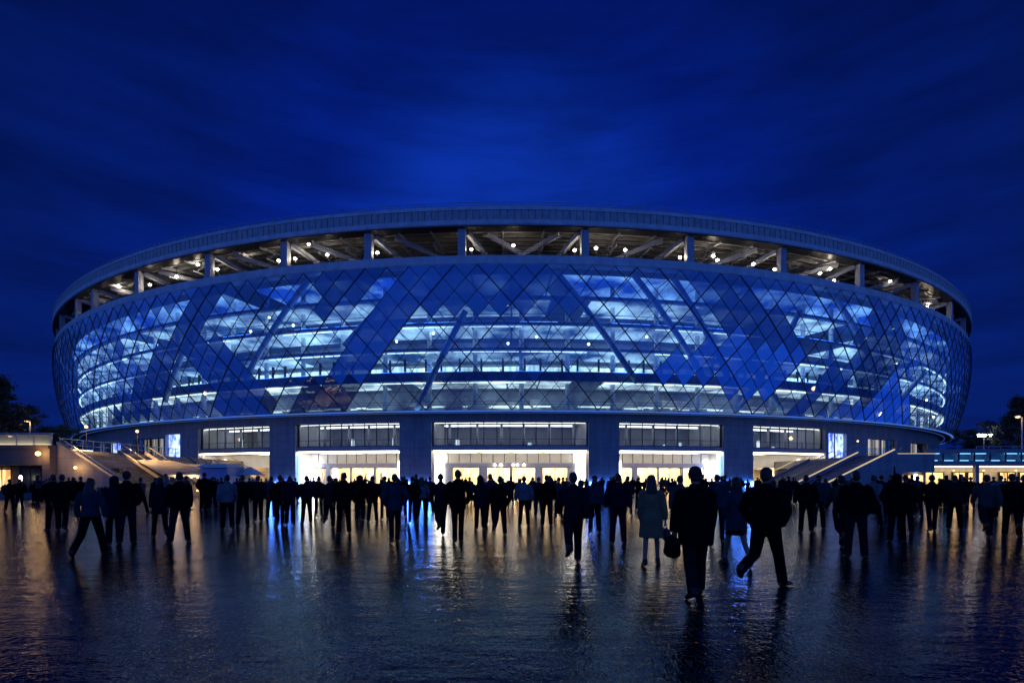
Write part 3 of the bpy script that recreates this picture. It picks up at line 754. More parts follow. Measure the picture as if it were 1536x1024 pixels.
# ---- podium
PW = 128.5
bays = {}
E = lambda x: phi_of(x, PW)
centre = (E(647), E(883)); left1 = (E(443), E(599)); right1 = (E(929), E(1086)); left2 = (E(297), E(404)); right2 = (E(1130), E(1238))
openings = [(*left2, 'b'), (*left1, 'b'), (*centre, 'b'), (*right1, 'b'), (*right2, 'b'),
            (E(200), E(245), 'w'), (E(1302), E(1345), 'w'), (E(248), E(270), 's'), (E(1243), E(1270), 's'), (E(1366), E(1392), 'w'), (E(150), E(181), 'w')]
openings.sort()
m = MB(); prev = -R_(110)
for a, b, k in openings:
    if a - prev > 1e-4: m.arc(prev, a, PW - 0.7, PW, 0, 10.82)
    if k == 'b': m.arc(a, b, PW - 0.7, PW, 9.66, 10.82)
    elif k == 'w': m.arc(a, b, PW - 0.7, PW, 8.6, 10.82); m.arc(a, b, PW - 0.7, PW, 0, 4.9)
    elif k == 's': m.arc(a, b, PW - 0.7, PW, 9.0, 10.82); m.arc(a, b, PW - 0.7, PW, 0, 4.9)
    prev = b
m.arc(prev, R_(110), PW - 0.7, PW, 0, 10.82)
m.build('podium_wall', M['concrete'], stadium)
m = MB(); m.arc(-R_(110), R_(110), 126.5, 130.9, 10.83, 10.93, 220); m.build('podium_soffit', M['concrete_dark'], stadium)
m = MB()
for ang in (5.95, 15.3): pass
def glazing(a, b, r, z0, z1, n, parent, glass, framew=0.08, rails=(), name='upper_window', fm=None):
    g = MB(); g.arc(a, b, r, r + 0.03, z0, z1); go = g.build(name, glass, parent)
    f = MB()
    f.arc(a, b, r - 0.03, r + 0.09, z0, z0 + framew, None); f.arc(a, b, r - 0.03, r + 0.09, z1 - framew, z1, None)
    s = framew / 2 / r
    for i in range(n + 1):
        p = a + (b - a) * i / n
        p = min(max(p, a + s), b - s)
        f.arc(p - s, p + s, r - 0.025, r + 0.085, z0 + framew, z1 - framew, 1)
    for z in rails: f.arc(a + s * 2, b - s * 2, r - 0.4, r - 0.36, z, z + 0.06, None)
    f.build('window_frame', fm or M['frame'], parent)
def entrance(a, b, kind, npan, seed):
    rr = random.Random(seed)
    root = MB()
    e = 0.002
    # side walls, floors and back walls of the lobby and of the gallery above it
    for p, s in ((a, 1), (b, -1)):
        q0, q1 = sorted((p + s * 0.0002, p + s * 0.0016))
        root.arc(q0, q1, 117.5, PW - 0.72, 0.02, 5.5, 1, 0)
        root.arc(q0, q1, 117.5, PW - 0.72, 6.3, 9.7, 1, 0)
    root.arc(a + e, b - e, 117.0, 117.5, 0.02, 5.5, None, 3)
    root.arc(a + e, b - e, 119.0, 119.5, 6.3, 9.7, None, 1)
    root.arc(a + e, b - e, 117.5, PW - 0.72, 0.01, 0.03, None, 2)
    root.arc(a, b, 117.5, PW - 0.72, 9.72, 9.8, None, 1)
    en = root.build('entrance', [M['white_wall'], M['grey_int'], M['floor_tile'], M['lobby_wall']], stadium)
    c = MB(); c.arc(a, b, 117.4, PW - 0.15, 5.62, 6.28); c.build('canopy', M['metal'], en)
    c = MB(); c.arc(a + e, b - e, PW - 0.62, PW - 0.12, 5.46, 5.61); c.build('light_strip', M['strip'], en)
    c = MB(); c.arc(a + e, b - e, PW - 1.15, PW - 0.95, 9.55, 9.66); c.arc(a + 3 * e, b - 4 * e, 123.2, 123.5, 9.5, 9.66); c.build('light_strip', M['strip_soft'], en)
    glazing(a, b, PW - 0.6, 6.3, 9.64, npan, en, M['grey_glass'], 0.1, (7.25,))
    # slim round columns and a few lit fittings behind the upper glazing
    for k in range(max(3, npan // 2)):
        p = a + (b - a) * (k + 0.6 + rr.uniform(-.1, .1)) / max(3, npan // 2)
        if p > b - 3 * e: continue
        c = MB(); c.tube([pol(p, 125.2, 6.3), pol(p, 125.2, 9.7)], 0.2, 10); c.build('slim_column', M['white_wall'], en, smooth=True)
    for k in range(2):
        p = a + (b - a) * rr.uniform(0.08, 0.92)
        c = MB(); c.arc(p, p + rr.uniform(0.002, 0.005), 122.0, 122.2, 6.4, 6.5 + rr.uniform(0.5, 1.9), 1); c.build('lit_doorway', M['curtain'], en)
    # lower storey
    WL = PW - 3.3
    if kind == 'doors':
        f = MB(); f.arc(a + e, b - e, WL - 0.15, WL, 3.95, 5.45, None, 0); n = npan + 1; s = 0.04 / WL
        for i in range(1, n):
            p = a + (b - a) * i / n; f.arc(p - s, p + s, WL + 0.003, WL + 0.05, 3.97, 5.44, 1, 1)
        f.build('clerestory', [M['pale_panel'], M['frame']], en)
        f = MB(); f.arc(a + e, b - e, WL - 0.2, WL + 0.35, 3.35, 3.94)
        wid = (b - a)
        cuts = {'c': [0.0, 0.11, 0.295, 0.345, 0.50, 0.515, 0.67, 0.72, 0.89, 1.0], 's': [0.0, 0.08, 0.19, 0.24, 0.44, 0.455, 0.68, 0.70, 0.93, 1.0]}['c' if wid > R_(9) else 's']
        for i, (u0, u1) in enumerate(zip(cuts[:-1], cuts[1:])):
            p0, p1 = a + wid * u0 + (e if u0 == 0 else 0), a + wid * u1 - (e if u1 == 1 else 0)
            if i % 2 == 0:
                f.arc(p0, p1, WL - 0.15, WL + 0.28, 0.02, 3.35, None)
            else:
                nd = max(2, int(round((p1 - p0) * WL / 1.6)))
                for j in range(nd):
                    d0 = p0 + (p1 - p0) * j / nd; d1 = p0 + (p1 - p0) * (j + 1) / nd
                    g = MB(); g.arc(d0, d1, WL - 0.01, WL + 0.01, 0.08, 3.3, 1, 0)
                    t = 0.05 / WL
                    for q0, q1 in ((d0, d0 + t), (d1 - t, d1)): g.arc(q0 + 1e-5, q1 - 1e-5, WL - 0.03, WL + 0.03, 0.05, 3.34, 1, 1)
                    g.arc(d0 + t, d1 - t, WL - 0.03, WL + 0.03, 3.2, 3.34, 1, 1); g.arc(d0 + t, d1 - t, WL - 0.028, WL + 0.028, 0.05, 0.2, 1, 1)
                    g.build('door', [M['clear'], M['frame'] if rr.random() < .25 else M['grey_frame']], en)
        f.build('door_frame', M['grey_frame'], en)
        # lobby lights, pillars, kiosks
        c = MB()
        for i in range(4):
            p0 = a + wid * (0.06 + i * 0.235); c.arc(p0, p0 + wid * 0.19, 119.0, 123.8, 5.40, 5.46, 3)
        c.build('lobby_light', M['warm_panel'], en)
        for i in range(5):
            p = a + wid * (0.1 + 0.2 * i) + rr.uniform(-.004, .004)
            c = MB(); c.arc(p - 0.0016, p + 0.0016, 120.5 + rr.uniform(-1, 2), 123.0, 0.03, rr.choice((5.4, 2.6, 2.3, 1.4)), 1); c.build('lobby_pillar', rr.choice((M['pale_panel'], M['beige'], M['frame'])), en)
        for p0, p1 in ((a + e * 1.2, a + e * 1.2 + 0.007), (b - e * 1.2 - 0.007, b - e * 1.2)):
            c = MB(); c.arc(p0, p1, WL + 0.4, WL + 0.5, 0.15, 5.2 if wid > R_(9) else 4.2, 1); c.build('light_box', M['lightbox'], en)
    else:
        s = 1 if a < 0 else -1      # door on the side nearer the middle of the facade
        inn, outr = (b, a) if a < 0 else (a, b)
        L = abs(b - a)
        def seg(u0, u1):            # u measured from the inner edge
            q0, q1 = inn - s * L * u0, inn - s * L * u1
            return min(q0, q1), max(q0, q1)
        f = MB()
        f.arc(*seg(0.015, 0.5), WL - 0.3, WL, 3.4, 5.45); f.arc(*seg(0.5, 0.985), WL - 0.3, WL, 0.02, 5.45)
        f.build('lobby_wall', M['white_wall'], en)
        for u0, u1 in ((0.02, 0.22), (0.22, 0.42)):
            g = MB(); p0, p1 = seg(u0, u1); g.arc(p0, p1, WL - 0.02, WL, 0.08, 3.38, 1, 0)
            t = 0.06 / WL
            for q0, q1 in ((p0, p0 + t), (p1 - t, p1)): g.arc(q0 + 1e-5, q1 - 1e-5, WL - 0.05, WL + 0.04, 0.05, 3.38, 1, 1)
            g.arc(p0 + t, p1 - t, WL - 0.05, WL + 0.04, 2.7, 2.82, 1, 1)
            g.build('door', [M['clear'], M['grey_frame']], en)
        c = MB(); c.arc(*seg(0.02, 0.48), 119.5, 124.0, 5.40, 5.46, 3); c.build('lobby_light', M['warm_panel'], en)
        c = MB(); c.arc(*seg(0.86, 0.88), WL + 0.02, WL + 0.12, 3.7, 4.6, 1); c.build('wall_light', M['spot'], en)
    return en
en_c = entrance(*centre, 'doors', 12, 1)
en_l = entrance(*left1, 'doors', 9, 2)
en_r = entrance(*right1, 'doors', 9, 3)
en_l2 = entrance(*left2, 'wall', 8, 4)
en_r2 = entrance(*right2, 'wall', 8, 5)
M['blue_fill'] = emat('added_blue_fill', (0.05, 0.20, 1.0), 60.0)  # blue boxes added behind the crowd for streaks on the wet ground
for ph, sgn in ((left1[0], -1), (left1[1], 1), (centre[0], -1), (centre[1], 1), (right1[0], -1), (right1[1], 1), (right2[0], -1), (left2[1], 1)):
    for off in (0.003, 0.011):
        c = MB(); p_ = ph + sgn * off; c.arc(p_ - 0.0013, p_ + 0.0013, PW + 0.12, PW + 0.24, 0.25, 1.15, 1); c.build('blue_fill_box', M['blue_fill'], stadium)
c = MB(); c.arc(-R_(60), R_(60), 129.3, 129.42, 10.72, 10.82, 160); c.build('soffit_light', emat('soffit_led', (0.05, 0.16, 0.7), 0.35), stadium)
# blue lamp at the side of the right and left doors
for a, en, ww in ((right1[1] - 0.004, en_r, M['blue_box']), (left1[0] + 0.0035, en_l, M['blue_box'])):
    c = MB(); c.arc(a - 0.0012, a + 0.0012, PW - 0.7, PW - 0.4, 0.3, 5.3, 1); c.build('blue_light_strip', ww, en)
c = MB(); p = left1[0] + 0.012; c.ball(pol(p, 126.2, 2.2), 0.55, 0.3, 1.0); c.ball(pol(p, 126.2, 4.0), 0.4, 0.3, 0.5); c.build('lamp_globe', M['lightbox'], en_l, smooth=True)
c = MB()
for x in (742, 752, 770, 776, 786): c.ball(at(x, 697, D - 125.6), 0.12)
c.build('door_spot', M['spot'], en_c, smooth=True)
# other windows and screens of the podium
def podwin(a, b, z0, z1, n, back, name):
    m = MB(); m.arc(a, b, PW - 1.9, PW - 1.8, z0, z1); o = m.build(name, back, stadium)
    glazing(a, b, PW - 0.5, z0, z1, n, o, M['clear'], 0.1, (z0 + 1.0,), name='pane')
M['blind'] = screen_mat('lit_blinds', (0.06, 0.05, 0.045), (1.0, 0.86, 0.68), 0.9, 3.2, 0.03, 0.42, 0.6)
M['dim_blind'] = screen_mat('dim_window_interior', (0.012, 0.014, 0.018), (0.8, 0.7, 0.5), 0.75, 1.3, 0.03, 0.45, 0.68)
podwin(E(200), E(245), 4.9, 8.6, 4, M['dim_blind'], 'window')
podwin(E(1302), E(1345), 4.9, 8.6, 4, M['blind'], 'window')
podwin(E(1366), E(1392), 4.9, 8.6, 4, M['blind'], 'window')
podwin(E(150), E(181), 4.9, 8.6, 4, M['screen_blue'], 'window')
for x0, x1 in ((248, 270), (1243, 1270)):
    a, b = E(x0), E(x1); mid = (a + b) / 2
    m = MB(); m.arc(a + 0.001, mid - 0.002, PW - 0.6, PW - 0.5, 4.92, 8.98); m.arc(mid + 0.002, b - 0.001, PW - 0.6, PW - 0.5, 4.92, 8.98) if x0 > 768 else m.arc(mid - 0.002, b - 0.001, PW - 0.6, PW - 0.5, 4.92, 8.98)
    so = m.build('screen', M['screen_blue'], stadium)
    f = MB(); f.arc(a, b, PW - 0.69, PW - 0.62, 4.9, 9.0); f.build('screen_frame', M['frame'], so)
#SECTION sides
# ================================================================ left side: terrace, steps, kiosk
TZ = 4.45
LX = -43.5
t = thing('terrace_building', 'beige concrete terrace block with shop windows under it at the left edge', 'building', (-58, 48, 0))
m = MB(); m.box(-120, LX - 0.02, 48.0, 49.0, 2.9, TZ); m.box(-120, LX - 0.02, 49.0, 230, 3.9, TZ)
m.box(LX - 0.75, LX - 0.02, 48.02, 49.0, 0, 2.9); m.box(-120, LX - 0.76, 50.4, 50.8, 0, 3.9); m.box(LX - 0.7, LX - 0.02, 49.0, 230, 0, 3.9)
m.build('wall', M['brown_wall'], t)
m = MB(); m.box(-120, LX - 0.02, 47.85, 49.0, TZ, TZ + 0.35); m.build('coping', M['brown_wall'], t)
for x0, x1, mt in ((-52.5, -49.5, M['shop']), (-56, -52.7, M['shop'])):
    m = MB(); m.box(x0, x1, 50.28, 50.38, 0.5, 2.6); m.build('lit_window', mt, t)
m = MB()
for x0, x1 in ((-48.6, -47.0), (-46.9, -45.2)):
    m.box(x0, x1, 50.3, 50.38, 0.1, 2.6)
m.build('dark_window', M['frame'], t)
m = MB()
for k in range(9):
    x = -52 + k * 0.9; m.box(x - 0.03, x + 0.03, 50.16, 50.22, 0, 2.9)
m.box(-53, -44.5, 50.14, 50.24, 2.5, 2.6); m.build('window_frame', M['frame'], t)
m = MB(); m.ball(at(57, 680, 47.6), 0.20); m.build('wall_lamp', M['sodium'], t, smooth=True)
m = MB(); m.ball(at(31, 717, 49.5), 0.16, 0.1, 0.3); m.build('window_lamp', M['strip'], t)
# railing with lit glass along the terrace edge
r = thing('terrace_railing', 'glass railing lit from within along the left terrace edge', 'railing', (-50, 48.5, TZ))
m = MB(); m.box(-62, -43.6, 48.3, 48.33, TZ + 0.35, TZ + 1.35); m.build('glass_panel', M['frost'], r)
m = MB()
for k in range(12): m.box(-62 + k * 1.67, -61.93 + k * 1.67, 48.28, 48.36, TZ + 0.34, TZ + 1.45)
m.box(-62, -43.5, 48.27, 48.37, TZ + 1.42, TZ + 1.5); m.build('rail', M['metal'], r)
m = MB(); m.box(-58, -43.8, 48.5, 48.6, TZ + 0.36, TZ + 0.46); m.build('light_strip', emat('rail_light', (1.0, 0.75, 0.42), 3.5), r)
r = thing('terrace_railing', 'thin metal railing with warm light strip above the stone steps', 'railing', (-44, 55, TZ))
m = MB()
for k in range(14): m.box(LX - 0.4, LX - 0.34, 49.5 + k * 1.3, 49.56 + k * 1.3, TZ, TZ + 1.05)
m.box(LX - 0.42, LX - 0.32, 49.4, 67, TZ + 1.05, TZ + 1.12); m.box(LX - 0.4, LX - 0.36, 49.4, 67, TZ + 0.5, TZ + 0.55); m.build('rail', M['metal'], r)
m = MB(); m.box(LX - 0.5, LX - 0.44, 49.4, 53.5, TZ + 0.02, TZ + 0.10); m.build('light_strip', emat('step_light', (1.0, 0.72, 0.38), 6.0), r)

def flight(t, x_top, x_bot, y0, y1, z, n, mat, name):
    m = MB(); dx = (x_bot - x_top) / n
    for k in range(n):
        a, b = sorted((x_top + dx * k, x_top + dx * (k + 1)))
        m.box(a, b, y0, y1, 0, z * (1 - (k + 0.0) / n) - z / n * 0.0 - 0.004)
    return m.build(name, mat, t)
def balustrade(t, x_top, x_bot, y, z, h, th, mat, name='balustrade', over=0.0):
    m = MB()
    d = 0.0
    m.hexa([(x_top, y, 0), (x_bot, y, 0), (x_bot, y + th, 0), (x_top, y + th, 0),
            (x_top, y, z + h), (x_bot, y, h), (x_bot, y + th, h), (x_top, y + th, z + h)])
    return m.build(name, mat, t)
def rail_line(t, x_top, x_bot, y, z, h, mat, name, w=0.09):
    m = MB(); m.beam((x_top, y, z + h), (x_bot, y, h), w, w)
    return m.build(name, mat, t)
t = thing('staircase', 'wide beige stone steps left of the podium with a dark flight in the middle', 'stairs', (-40, 58, 0))
flight(t, LX, LX + 6.6, 49.2, 56.3, TZ, 24, M['stone'], 'stone_flight')
flight(t, LX, LX + 6.6, 56.7, 60.4, TZ, 24, M['dark_stone'], 'dark_flight')
flight(t, LX, LX + 6.6, 60.8, 68.0, TZ, 24, M['stone'], 'stone_flight')
balustrade(t, LX, LX + 6.8, 48.7, TZ, 0.75, 0.5, M['beige'])
balustrade(t, LX, LX + 6.8, 56.3, TZ, 0.35, 0.4, M['beige'])
balustrade(t, LX, LX + 6.8, 60.4, TZ, 0.35, 0.4, M['beige'])
balustrade(t, LX, LX + 6.8, 68.0, TZ, 0.35, 0.4, M['beige'])
for y in (48.95, 56.5, 60.6, 68.2): rail_line(t, LX, LX + 6.8, y, TZ, 1.15, M['metal'], 'handrail')
m = MB(); m.box(-41.2, -39.9, 51.9, 52.3, 1.2, 2.7); m.build('dark_panel', M['frame'], t)
for px, py, d in ((113, 701, 48.4), (265, 0, 0),):
    if d:
        m = MB(); m.ball(at(px, py, d), 0.12); m.build('step_lamp', M['sodium'], t, smooth=True)
pl = thing('planter', 'long low dark planter with clipped hedge in front of the left steps', 'planter', (-45, 43, 0))
m = MB(); m.box(-75, -33.5, 42.6, 43.9, 0, 0.45); m.build('kerb', M['concrete_dark'], pl)
m = MB(); rh = random.Random(3)
for k in range(2600):
    x = rh.uniform(-75, -33.6); y = rh.uniform(42.75, 43.75); z = 0.45 + rh.random() ** 1.5 * 0.42
    s = rh.uniform(0.05, 0.11); a = rh.uniform(0, PI); u = Vector((math.cos(a), math.sin(a), rh.uniform(-.5, .5))) * s; v = Vector((rh.uniform(-.5, .5), rh.uniform(-.5, .5), 1)) * s
    c_ = Vector((x, y, z)); m.face([c_ - u - v, c_ + u - v, c_ + u + v, c_ - u + v])
m.build('hedge', M['hedge'], pl, normals=False)

# second flight by the left bay
t = thing('staircase', 'narrow grey steps with metal handrails beside the left podium bay', 'stairs', (-31, 64, 0))
flight(t, -36.5, -31.0, 62.5, 66.5, 3.4, 18, M['concrete_dark'], 'flight')
balustrade(t, -36.5, -30.8, 62.1, 3.4, 0.5, 0.35, M['concrete'])
rail_line(t, -36.5, -30.8, 62.3, 3.4, 1.1, M['metal'], 'handrail'); rail_line(t, -36.5, -30.8, 66.4, 3.4, 1.0, M['metal'], 'handrail')
m = MB(); m.box(-40, -36.5, 62.1, 68.4, 0, 3.4); m.build('landing', M['concrete'], t)

# market stall and kiosk
KX = -30.0
t = thing('market_stall', 'food stall under a sloping beige slab standing in for stone steps, two warm bulbs', 'stall', (KX, 45, 0))
A0, A1, A2, A3 = at(202, 688, 58.5), at(262, 691, 60.0), at(330, 711.5, 46.5), at(246, 711.5, 46.5)
dn = Vector((0, 0, -0.09)); m = MB(); m.hexa([A3 + dn, A2 + dn, A1 + dn, A0 + dn, A3, A2, A1, A0]); m.build('slope_slab', M['slope_slab'], t)  # slab shaped to stand in for the slope of the stone flight
m = MB(); m.beam(A3 + Vector((0, -.03, -.1)), A2 + Vector((0, -.03, -.1)), 0.06, 0.2); m.build('slab_edge', M['white_fabric'], t)
for x in (-31.4, -26.9):
    for y in (46.7,):
        m = MB(); m.tube([(x, y, 0), (x, y, 1.9)], 0.04, 8); m.build('pole', M['metal'], t)
m = MB(); m.box(-31.2, -28.9, 47.4, 48.1, 0, 1.0); m.box(-31.3, -28.8, 47.3, 48.2, 1.0, 1.06); m.build('counter', M['beige'], t)
m = MB()
for k in range(10):
    m.box(-31.1 + k * 0.22, -30.95 + k * 0.22, 47.5, 47.7, 1.061, 1.15 + 0.16 * ((k * 7) % 3))
m.build('goods', M['leather'], t)
for px, py in ((264, 713), (287, 713)):
    m = MB(); m.ball(at(px, py + 2, 46.9), 0.12); m.build('bulb', M['warm_lamp'], t, smooth=True)
t = thing('kiosk', 'pale blue boxy kiosk with dark serving hatch beside the food stall', 'kiosk', (-26.3, 45, 0))
m = MB(); m.box(-27.3, -24.9, 44.6, 47.2, 0.25, 2.6); m.build('body', M['kiosk_blue'], t)
m = MB(); m.hexa([(-27.5, 44.3, 2.6), (-24.7, 44.3, 2.6), (-24.7, 47.4, 2.6), (-27.5, 47.4, 2.6), (-27.0, 44.8, 2.95), (-25.2, 44.8, 2.95), (-25.2, 47.0, 2.95), (-27.0, 47.0, 2.95)]); m.build('roof', M['white_fabric'], t)
m = MB(); m.box(-27.0, -25.2, 44.54, 44.597, 1.15, 1.3); m.box(-27.2, -25.0, 44.3, 44.59, 1.05, 1.1); m.build('hatch', M['frame'], t)
for x in (-26.9, -25.3):
    m = MB(); m.tube([(x, 44.9, 0.25), (x + 0.001, 45.1, 0.25)], 0.25, 14); m.build('wheel', M['black'], t)
m = MB(); m.ball((-27.45, 44.5, 1.75), 0.1); m.ball((-27.45, 44.5, 0.6), 0.09); m.build('bulb', M['warm_lamp'], t, smooth=True)
t = thing('parasol', 'small white pointed market parasol behind the pale blue kiosk', 'parasol', (-24.4, 47, 0))
m = MB(); m.tube([(-24.4, 47.5, 1.95), (-24.4, 47.5, 2.2), (-24.4, 47.5, 2.75)], [1.5, 1.0, 0.05], 8); m.build('canopy', M['white_fabric'], t)
m = MB(); m.tube([(-24.4, 47.5, 0), (-24.4, 47.5, 2.0)], 0.04, 8); m.build('pole', M['metal'], t)
added_lamp = thing('post_lamp', 'added small globe lamp on a thin post at the top of the front stone flight', 'lamp', (LX + 0.5, 51.5, TZ))  # extra lamp added to brighten the front stone steps
m = MB(); m.tube([(LX + 0.5, 51.5, TZ), (LX + 0.5, 51.5, TZ + 2.3)], 0.05, 8); m.build('post', M['frame'], added_lamp)
m = MB(); m.ball((LX + 0.5, 51.5, TZ + 2.4), 0.15); m.build('globe', M['warm_lamp'], added_lamp, smooth=True)
# bollard lamps by the steps
for k, (px, py, d, lab) in enumerate(((232, 736, 42.0, 'low amber bollard lamp standing beside the planter end'), (240, 727, 47.5, 'low amber bollard lamp at the foot of the stone steps'))):
    P = at(px, py, d); t = thing('bollard_lamp', lab, 'lamp', (P.x, P.y, 0), group='amber bollard lamps near the stone steps')
    m = MB(); m.tube([(P.x, P.y, 0), (P.x, P.y, max(0.3, P.z - 0.1))], 0.06, 8); m.build('post', M['frame'], t)
    m = MB(); m.ball((P.x, P.y, max(0.4, P.z)), 0.12); m.build('bulb', M['warm_lamp'], t, smooth=True)
# street lamps
def street_lamp(px, py, d, z0, lab, mat, arm=0.6, rad=0.3, grp='tall street lamps behind the left terrace'):
    P = at(px, py, d); t = thing('street_lamp', lab, 'street lamp', (P.x, P.y, z0), group=grp)
    m = MB(); m.tube([(P.x, P.y, z0), (P.x, P.y, z0 + 1.0), (P.x, P.y, P.z)], [0.16, 0.11, 0.07], 10); m.build('pole', M['metal'], t)
    m = MB(); m.beam((P.x, P.y, P.z), (P.x - arm, P.y - 0.1, P.z + 0.12), 0.08, 0.06); m.box(P.x - arm - 0.5, P.x - arm + 0.1, P.y - 0.25, P.y + 0.05, P.z + 0.1, P.z + 0.24); m.build('arm', M['metal'], t)
    m = MB(); m.ball((P.x - arm - 0.2, P.y - 0.12, P.z + 0.06), rad, rad * .7, rad * .45); m.build('lamp_head', mat, t, smooth=True)
street_lamp(45, 632, 70, TZ, 'taller warm street lamp nearest the big dark tree on the left', M['warm_lamp'], 0.1, 0.32)
street_lamp(52, 637, 80, TZ, 'shorter warm street lamp just right of the taller one', M['warm_lamp'], 0.1, 0.28)
street_lamp(1533, 626, 70, TZ, 'warm street lamp with side arm above the right footbridge', M['warm_lamp'], 0.5, 0.3, grp=None)
street_lamp(20, 655, 62, TZ, 'low amber lamp above the terrace railing at far left', M['sodium'], 0.1, 0.2, grp=None)

# ================================================================ right side: steps, block, footbridge with shops
RX = 42.2
t = thing('staircase', 'broad steps coloured as if lit blue, with lit handrails right of the podium', 'stairs', (38, 58, 0))
flight(t, RX, RX - 8.4, 56.5, 62.0, TZ - 0.1, 26, M['blue_lit_steps'], 'flight')
balustrade(t, RX, RX - 8.8, 56.0, TZ - 0.1, 0.45, 0.5, M['concrete']); balustrade(t, RX, RX - 8.8, 62.0, TZ - 0.1, 0.45, 0.4, M['concrete'])
WL_ = emat('handrail_light', (1.0, 0.80, 0.52), 0.65)
for y in (56.25, 62.2): rail_line(t, RX, RX - 8.8, y, TZ - 0.1, 0.52, WL_, 'lit_handrail', 0.12)
m = MB()
for k in range(9):
    x = RX - k * 1.05; z = (TZ - 0.1) * (1 - k * 1.05 / 8.8)
    m.tube([(x, 62.25, z + 0.45), (x, 62.25, z + 1.4)], 0.03, 6)
m.beam((RX, 62.25, TZ + 1.3), (RX - 8.6, 62.25, 1.4), 0.06, 0.06); m.build('handrail', M['metal'], t)
m = MB(); m.ball((RX - 0.1, 62.1, TZ + 1.75), 0.11); m.build('post_lamp', M['warm_lamp'], t, smooth=True)
t = thing('staircase', 'narrow olive-grey steps with slim handrails beside the right podium bay', 'stairs', (34, 66, 0))
flight(t, 39.5, 32.0, 63.2, 67.6, 3.9, 22, M['concrete_dark'], 'flight')
balustrade(t, 39.5, 31.6, 62.7, 3.9, 0.4, 0.3, M['beige']); balustrade(t, 39.5, 31.6, 67.6, 3.9, 0.4, 0.3, M['beige'])
rail_line(t, 39.5, 31.6, 62.85, 3.9, 1.1, M['metal'], 'handrail'); rail_line(t, 39.5, 31.6, 67.75, 3.9, 1.1, WL_, 'lit_handrail', 0.07)
m = MB(); m.box(39.5, RX - 0.02, 62.7, 69, 0, 3.9); m.build('landing', M['concrete'], t)
t = thing('concrete_block', 'plain concrete wall block with small lit windows under the right landing', 'building', (45, 57, 0))
m = MB(); m.box(RX + 0.02, 46.4, 56.0, 66, 2.35, TZ - 0.1); m.box(RX + 0.02, 42.9, 56.0, 66, 0, 2.35); m.box(42.9, 46.4, 57.2, 66, 0, 2.35); m.build('wall', M['concrete'], t)
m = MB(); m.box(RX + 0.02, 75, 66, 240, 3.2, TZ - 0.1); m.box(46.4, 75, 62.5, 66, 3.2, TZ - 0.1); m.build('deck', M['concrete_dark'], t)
for x in (43.1, 43.75, 44.4, 45.6): 
    m = MB(); m.box(x, x + 0.42, 57.1, 57.19, 0.9, 2.0); m.build('lit_window', M['shop'], t)
m = MB(); m.box(45.1, 45.4, 57.08, 57.18, 0.7, 2.1); m.build('lit_sign', M['lightbox'], t)
r = thing('glass_balustrade', 'clear glass balustrade with warm lit posts atop the right steps', 'railing', (44, 61, TZ))
m = MB(); m.box(RX + 0.1, 47.6, 62.4, 62.43, TZ - 0.09, TZ + 0.95); m.build('glass_panel', M['rail_glass'], r)
m = MB()
for k in range(6): m.box(RX + 0.1 + k * 1.06, RX + 0.18 + k * 1.06, 62.38, 62.46, TZ - 0.1, TZ + 1.0)
m.build('post', M['metal'], r)
m = MB(); m.box(RX + 0.3, 46.6, 56.1, 56.2, TZ - 0.09, TZ - 0.02); m.build('light_strip', WL_, r)
r = thing('flagpole', 'dark furled flag on a pole before the right concrete block', 'flagpole', (41.9, 55, 0))
P = at(1341, 700, 55)
m = MB(); m.tube([(P.x, 55, 0), (P.x, 55, 3.0)], 0.035, 8); m.build('pole', M['frame'], r)
m = MB(); m.tube([(P.x + .05, 55, 1.1), (P.x + .08, 55, 1.8), (P.x + .04, 55, 2.95)], [0.08, 0.13, 0.05], 8); m.build('flag', JK['navy'], r)
# footbridge
t = thing('footbridge', 'concrete footbridge with blue-lit glass parapet at the right edge', 'bridge', (55, 58, 0))
m = MB(); m.box(46.42, 80, 57.0, 62.4, 3.1, 3.62); m.box(46.42, 80, 57.05, 57.35, 4.52, 4.95); m.build('deck', M['concrete'], t)
m = MB(); m.box(46.6, 80, 57.12, 57.15, 3.62, 4.52); m.build('glass_panel', M['rail_glass'], t)
m = MB()
for k in range(20): m.box(46.5 + k * 1.75, 46.62 + k * 1.75, 57.08, 57.2, 3.62, 4.52)
m.build('post', M['frame'], t)
rr = random.Random(9)
m = MB()
for k in range(19):
    x = 46.7 + k * 1.75
    if rr.random() < 0.9: m.box(x + 0.15, x + 1.3, 57.5, 57.56, 3.64, 3.72)
    if rr.random() < 0.6: m.box(x + 0.1, x + 1.5, 57.5, 57.56, 4.42, 4.5)
m.build('light_strip', M['cool_led'], t)
m = MB(); m.box(46.5, 80, 57.9, 58.0, 3.63, 4.5); m.build('inner_panel', pmat('teal_panel', (0.10, 0.22, 0.30), 0.5), t)
for x in (52.3, 58.2, 64.0, 70.0):
    m = MB(); m.box(x - 0.2, x + 0.2, 57.3, 57.7, 0, 3.1); m.build('pier', M['concrete'], t)
t = thing('shop_row', 'row of warm lit glass shopfronts under the right footbridge', 'shops', (56, 61, 0))
m = MB(); m.box(46.6, 80, 61.5, 61.8, 0, 3.08); m.build('wall', M['beige'], t)
m = MB(); m.box(47.0, 80, 58.5, 61.3, 3.0, 3.05); m.build('ceiling_light', M['shop_pale'], t)
